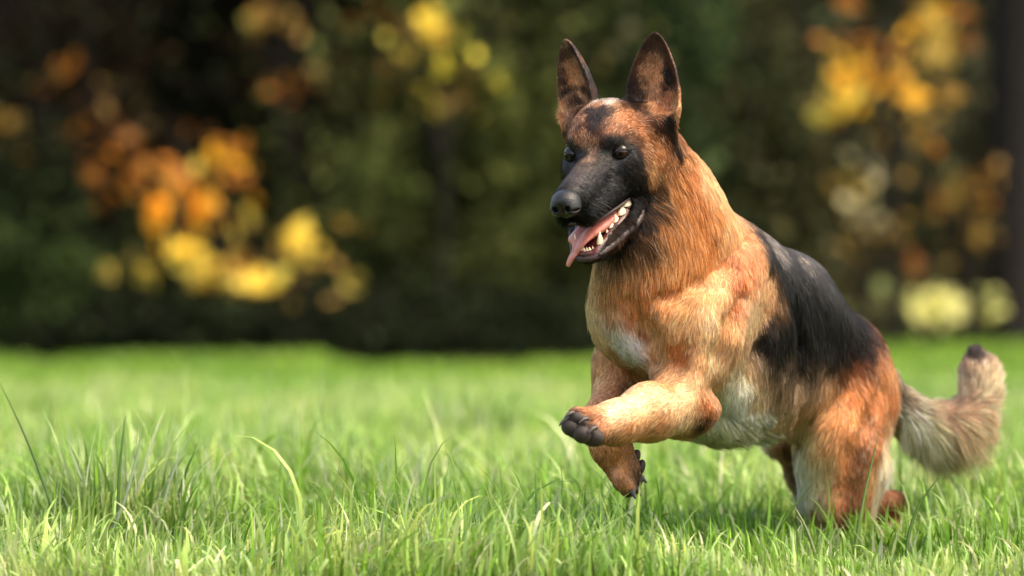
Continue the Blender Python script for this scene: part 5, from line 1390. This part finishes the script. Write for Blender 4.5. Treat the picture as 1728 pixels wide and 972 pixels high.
def bush(px, Y, hgt, wid, col, size, n, seed, label, cat='shrub', name='shrub', mat=None, group='shrubs along the edge of the wood'):
    x = (px - 864) / FOCAL_PX * Y; e = empty(name, (x, Y, 0), label, cat, group); rng = np.random.default_rng(seed)
    pts = lobes((x, Y, hgt * .5), (wid, wid * .8, hgt * .52), 9, n, seed); low = np.random.default_rng(seed + 1).normal(0, 1, (n // 5, 3)) * [wid * .6, wid * .4, hgt * .16] + [x, Y, hgt * .2]
    loose = rng.normal(0, 1, (n // 6, 3)) * [wid * .75, wid * .6, hgt * .38] + [x, Y, hgt * .55]
    pts = np.concatenate([pts, low, loose]); pts[:, 2] = np.abs(pts[:, 2]) + .02
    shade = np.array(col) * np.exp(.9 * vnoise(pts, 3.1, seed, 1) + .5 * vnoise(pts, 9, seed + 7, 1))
    reloc(leaves(pts, size, shade, .35, seed, 'foliage', e, mat or M_dark_leaf), e)
    for i in range(4):
        v = rng.normal(0, .35, 2) * wid
        reloc(limb([(x + v[0] * .1, Y + v[1] * .1, -.05), (x + v[0] * .5, Y + v[1] * .5, hgt * .4), (x + v[0], Y + v[1], hgt * .85)], [.03, .02, .006], M_bark, 'stem', e, 7), e)
    return e
def tree(px, Y, r, hgt, crown_z, crad, col, n, seed, label, size=.14, lean=0.0):
    x = (px - 864) / FOCAL_PX * Y; e = empty('tree', (x, Y, 0), label, 'tree', 'trees of the wood'); rng = np.random.default_rng(seed)
    reloc(limb([(x, Y, -.1), (x + lean * .2, Y, .5), (x + lean * .5, Y, hgt * .4), (x + lean, Y + .1, hgt * .75), (x + lean, Y, hgt)], [r * 1.35, r, r * .85, r * .5, r * .12], M_bark, 'trunk', e, 14), e)
    for i in range(6):
        a = rng.uniform(0, 6.28); z0 = rng.uniform(crown_z, hgt * .8); L = crad * rng.uniform(.6, .95)
        reloc(limb([(x + lean * .6, Y, z0), (x + lean * .6 + math.cos(a) * L * .5, Y + math.sin(a) * L * .5, z0 + .35), (x + math.cos(a) * L, Y + math.sin(a) * L, z0 + .5)], [r * .4, r * .25, r * .07], M_bark, 'limb', e, 7), e)
    cz = (crown_z + hgt) / 2 + .4
    pts = lobes((x, Y, cz), (crad, crad, (hgt - crown_z) / 2 + .5), 14, n, seed, .3)
    pts = pts[pts[:, 2] > crown_z - .35 * rng.random(len(pts))]
    reloc(leaves(pts, size, np.array(col) * (1 + .4 * vnoise(pts, 1.1, seed, 1)), .3, seed, 'crown', e, M_dark_leaf), e)
    return e
DG = (.009, .013, .005); DB = (.012, .008, .004); MG = (.056, .066, .018); HAZE_RG = (.10, .095, .05)  # last one: olive brown lightened, haze put into the leaf colour
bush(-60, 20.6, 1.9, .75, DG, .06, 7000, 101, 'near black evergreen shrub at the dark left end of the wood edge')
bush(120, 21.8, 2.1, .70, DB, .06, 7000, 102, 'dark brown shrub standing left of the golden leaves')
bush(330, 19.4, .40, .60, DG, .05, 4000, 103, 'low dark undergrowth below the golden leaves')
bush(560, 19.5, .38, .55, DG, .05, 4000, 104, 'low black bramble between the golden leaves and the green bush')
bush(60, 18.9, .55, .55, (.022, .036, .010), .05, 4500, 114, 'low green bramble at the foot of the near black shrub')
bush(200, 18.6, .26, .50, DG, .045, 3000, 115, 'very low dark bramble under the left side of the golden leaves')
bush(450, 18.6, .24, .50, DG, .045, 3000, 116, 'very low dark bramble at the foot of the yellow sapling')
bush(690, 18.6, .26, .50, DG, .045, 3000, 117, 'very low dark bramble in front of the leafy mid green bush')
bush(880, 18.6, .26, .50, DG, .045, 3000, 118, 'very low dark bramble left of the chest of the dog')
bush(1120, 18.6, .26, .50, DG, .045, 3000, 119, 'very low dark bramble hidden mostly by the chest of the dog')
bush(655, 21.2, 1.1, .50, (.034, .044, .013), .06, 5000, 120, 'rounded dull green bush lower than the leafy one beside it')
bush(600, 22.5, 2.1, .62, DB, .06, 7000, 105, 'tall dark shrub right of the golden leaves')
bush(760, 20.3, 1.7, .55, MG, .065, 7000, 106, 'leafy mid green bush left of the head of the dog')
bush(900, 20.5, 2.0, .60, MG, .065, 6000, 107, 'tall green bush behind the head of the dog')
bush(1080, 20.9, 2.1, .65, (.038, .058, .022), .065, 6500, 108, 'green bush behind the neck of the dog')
bush(1260, 21.0, 1.9, .60, (.070, .068, .028), .065, 6500, 109, 'green bush rising behind the back of the dog')  # olive brown raised to paint haze into the leaves
bush(1400, 21.8, 1.2, .50, (.060, .062, .032), .06, 4500, 110, 'lower green bush behind the croup of the dog')  # lighter leaf colour carries the painted haze here too
bush(1560, 22.6, 2.2, .65, HAZE_RG, .07, 6000, 111, 'tall olive brown shrub beyond the tail, lightened with painted haze')
bush(1440, 23.0, 2.2, .70, (.10, .085, .048), .07, 6000, 112, 'tall brownish shrub lightened with painted haze, yellow leaves before it')  # brown lightened as painted haze
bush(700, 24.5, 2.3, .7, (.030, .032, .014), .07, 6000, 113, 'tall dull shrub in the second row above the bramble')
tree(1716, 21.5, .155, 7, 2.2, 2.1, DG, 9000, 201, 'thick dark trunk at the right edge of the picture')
tree(1645, 27.5, .075, 6, 2.3, 1.7, HAZE_RG, 6000, 202, 'slim dark trunk beside the pale yellow clearing glow')
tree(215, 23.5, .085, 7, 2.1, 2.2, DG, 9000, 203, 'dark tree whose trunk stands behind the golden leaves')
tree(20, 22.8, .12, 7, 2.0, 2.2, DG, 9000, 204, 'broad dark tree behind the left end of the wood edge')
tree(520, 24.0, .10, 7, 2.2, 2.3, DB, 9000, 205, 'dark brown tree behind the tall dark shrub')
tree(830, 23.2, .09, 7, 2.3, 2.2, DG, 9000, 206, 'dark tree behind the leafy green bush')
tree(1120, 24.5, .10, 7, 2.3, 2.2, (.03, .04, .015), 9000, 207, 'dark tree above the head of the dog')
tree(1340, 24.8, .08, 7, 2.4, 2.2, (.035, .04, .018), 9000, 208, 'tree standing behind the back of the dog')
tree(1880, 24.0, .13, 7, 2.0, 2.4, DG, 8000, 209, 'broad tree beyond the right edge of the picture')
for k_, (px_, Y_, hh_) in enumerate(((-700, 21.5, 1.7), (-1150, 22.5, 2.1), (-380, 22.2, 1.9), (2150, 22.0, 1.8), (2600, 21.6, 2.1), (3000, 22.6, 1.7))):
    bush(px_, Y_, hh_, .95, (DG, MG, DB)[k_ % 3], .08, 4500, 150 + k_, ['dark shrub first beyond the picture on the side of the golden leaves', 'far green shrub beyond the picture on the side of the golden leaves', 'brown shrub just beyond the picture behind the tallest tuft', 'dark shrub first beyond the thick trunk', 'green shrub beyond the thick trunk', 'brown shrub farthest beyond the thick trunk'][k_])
# the deep wood: one mass
n_ = 60000; rw = np.random.default_rng(77)
pw_ = np.c_[rw.uniform(-16, 16, n_), rw.uniform(25.5, 33, n_), np.abs(rw.normal(0, 1, n_)) ** .8 * 2.8]
pw_ = pw_[(vnoise(pw_, 1.0, 78, 1)[:, 0] > -.45)]
hole = np.zeros(len(pw_), bool)
tag(leaves(pw_, .34, np.array([(.022, .024, .012)]) * (1 + .5 * vnoise(pw_, .8, 79, 1)) + np.clip(pw_[:, :1] * .005, 0, .03) * [1, .95, .6], .35, 80, 'deep_wood', None, M_dark_leaf), 'dark mass of leaves deep in the wood', 'wood', kind='stuff')  # leaves lighten to the right, haze put into their colour

# saplings in autumn leaf, plus leaves made up as a clearing's glow: each row px, py, colour, leaves, spread cm
def sapling(rows, Y, stem_px, label, seed, size=.085, cat='sapling', name='autumn_sapling', extra=None):
    if extra:       # loose single leaves round the clusters
        x0_, y0_, x1_, y1_, k_, cs_ = extra; rx_ = np.random.default_rng(seed + 1000); rows = list(rows)
        for _ in range(k_): rows.append((rx_.uniform(x0_, x1_), rx_.uniform(y0_, y1_), tuple(np.array(cs_[rx_.integers(len(cs_))]) * rx_.uniform(.25, 1)), int(rx_.integers(1, 4)), rx_.uniform(2, 8)))
    x0 = (stem_px - 864) / FOCAL_PX * Y; e = empty(name, (x0, Y, 0), label, cat, 'autumn saplings at the edge of the wood'); rng = np.random.default_rng(seed)
    pts = []; cols = []; top = 0
    for (px, py, c, k, sp) in rows:
        p = P(px, py, Y); p[1] += rng.uniform(-.25, .25); top = max(top, p[2])
        q = p + rng.normal(0, sp / 100 * .5, (k, 3)); pts.append(q); cols.append(np.repeat(np.array(c, float)[None], k, 0))
        z0 = max(.05, p[2] - .25 - abs(p[0] - x0) * .4)
        reloc(limb([(x0, Y, min(z0, p[2])), ((x0 + p[0]) / 2, (Y + p[1]) / 2, (z0 + p[2]) / 2 + .03), tuple(p)], [.006, .004, .002], M_bark, 'twig', e, 5), e)
    reloc(leaves(np.concatenate(pts), size, np.concatenate(cols), .18, seed, 'leaves', e, M_leaf), e)
    reloc(limb([(x0, Y, -.05), (x0 + .03, Y, top * .5), (x0, Y, top)], [.018, .012, .004], M_bark, 'stem', e, 8), e)
    return e
GO = (.97, .50, .04); GY = (.98, .76, .13); GR = (.48, .17, .02); YE = (.80, .68, .08); PA = (.62, .56, .30); TAN = (.45, .27, .06); YB = (.62, .44, .10)
sapling([(268, 356, GO, 40, 4), (305, 315, GO, 30, 6), (330, 350, GO, 34, 6), (365, 280, GO, 10, 11), (345, 300, GR, 5, 12), (310, 405, GY, 60, 5), (320, 435, GY, 80, 5), (340, 468, GY, 60, 6), (298, 425, GO, 8, 6),
         (300, 275, GR, 5, 10), (220, 315, GR, 4, 10), (215, 430, TAN, 6, 8), (420, 240, GR, 3, 10), (355, 385, GO, 4, 9), (240, 290, GR, 3, 14)], 18.9, 300, 'autumn sapling with glowing orange leaves before the dark wood, the brightest one', 301, .085, extra=(180, 220, 440, 500, 16, [GO, GR, GY, GR]))
sapling([(500, 400, GY, 26, 7), (520, 415, GY, 5, 9), (440, 478, GY, 26, 6), (400, 455, GY, 5, 9), (480, 480, GY, 5, 11), (520, 470, TAN, 5, 11), (410, 440, TAN, 4, 9), (560, 440, TAN, 3, 8), (370, 470, GY, 4, 9), (470, 505, TAN, 3, 8)], 18.9, 470, 'yellow autumn sapling right of the glowing orange one', 302, .085, extra=(370, 360, 590, 520, 14, [YE, TAN, GY]))
sapling([(450, 20, TAN, 5, 8), (495, 45, TAN, 6, 9), (455, 55, TAN, 3, 10), (530, 120, TAN, 5, 9), (475, 155, GR, 3, 9), (645, 30, GR, 3, 10), (105, 105, GR, 3, 7)], 21, 480, 'sparse brown leaved sapling above the golden ones', 303, extra=(380, 0, 680, 240, 14, [TAN, GR, TAN]))
sapling([(730, 55, GY, 16, 6), (728, 30, GY, 8, 8), (770, 85, YE, 4, 10), (740, 125, YE, 3, 11), (765, 130, TAN, 3, 11), (700, 80, TAN, 2, 8)], 19.6, 742, 'tall sapling with yellow leaves at the top of the picture, left of the ears', 304, extra=(660, 0, 840, 190, 16, [YE, TAN]))
sapling([(945, 48, PA, 5, 7), (1018, 60, PA, 4, 6), (990, 30, PA, 3, 7), (880, 120, PA, 3, 10), (860, 170, TAN, 2, 12), (912, 242, GY, 6, 7), (890, 195, PA, 2, 10)], 20.6, 905, 'sapling with pale dusty leaves beside the ear of the dog', 305, extra=(840, 10, 1060, 330, 22, [PA, TAN]))
sapling([(1530, 45, GO, 6, 11), (1560, 60, YB, 14, 11), (1590, 80, YB, 14, 10), (1440, 130, GO, 22, 15), (1430, 165, GY, 18, 15), (1500, 95, GR, 10, 12), (1545, 150, YB, 16, 13), (1520, 140, GO, 5, 12), (1560, 195, TAN, 4, 9), (1545, 240, TAN, 3, 9)], 19.2, 1500, 'tall sapling with orange and yellow leaves on the brighter side of the wood', 306, .09, extra=(1370, 0, 1660, 270, 16, [GR, TAN, TAN, GR]))
sapling([(1455, 285, PA, 5, 10), (1450, 310, YB, 3, 10), (1440, 350, PA, 6, 11), (1430, 370, TAN, 4, 9), (1455, 395, TAN, 3, 9)], 20.3, 1460, 'pale yellow sapling standing behind the back of the dog', 307, extra=(1380, 230, 1540, 470, 14, [PA, TAN]))
sapling([(1605, 325, YB, 4, 12), (1655, 325, TAN, 5, 11), (1645, 350, TAN, 4, 9), (1610, 300, TAN, 3, 9), (1670, 395, TAN, 3, 9), (1590, 420, TAN, 2, 9)], 20.5, 1630, 'thin sapling with dull yellow leaves near the dark trunk', 308, extra=(1540, 270, 1690, 480, 12, [TAN, GR]))
sapling([(8, 190, TAN, 5, 9), (18, 225, TAN, 5, 10), (5, 260, GR, 4, 8), (130, 220, GR, 3, 12), (145, 245, GR, 3, 12), (60, 300, GR, 2, 12), (160, 330, GR, 2, 12)], 20.8, 60, 'sapling with few dull brown leaves in the darkest part of the wood', 309, extra=(0, 90, 260, 430, 30, [GR, TAN, (.25, .08, .02)]))
sapling([(790, 360, PA, 2, 10), (755, 330, MG, 6, 20), (680, 380, (.12, .16, .05), 12, 22), (650, 350, (.12, .17, .04), 12, 22), (760, 520, (.14, .15, .07), 10, 16), (880, 560, (.12, .17, .04), 10, 20), (860, 450, (.10, .15, .04), 10, 22)], 20.3, 760, 'green leaved sapling with lighter leaves painted as glints before the leafy bush', 310)  # brighter leaf colours put in as glints on the bushes behind
sapling([(1545, 515, (.85, .82, .36), 60, 6), (1570, 515, (.85, .82, .36), 60, 6), (1595, 515, (.85, .82, .36), 60, 6), (1550, 530, (.8, .76, .34), 12, 8), (1590, 530, (.8, .76, .34), 12, 8), (1665, 520, (.6, .6, .2), 12, 8), (1480, 520, (.4, .45, .15), 4, 9), (1510, 500, (.4, .45, .15), 4, 9)], 19.8, 1570, 'pale yellow green leaves standing in for a sunlit clearing low beyond the tail of the dog', 311, .07, 'shrub', 'clearing_glow')  # pale leaves added in place of a sunlit clearing's glow
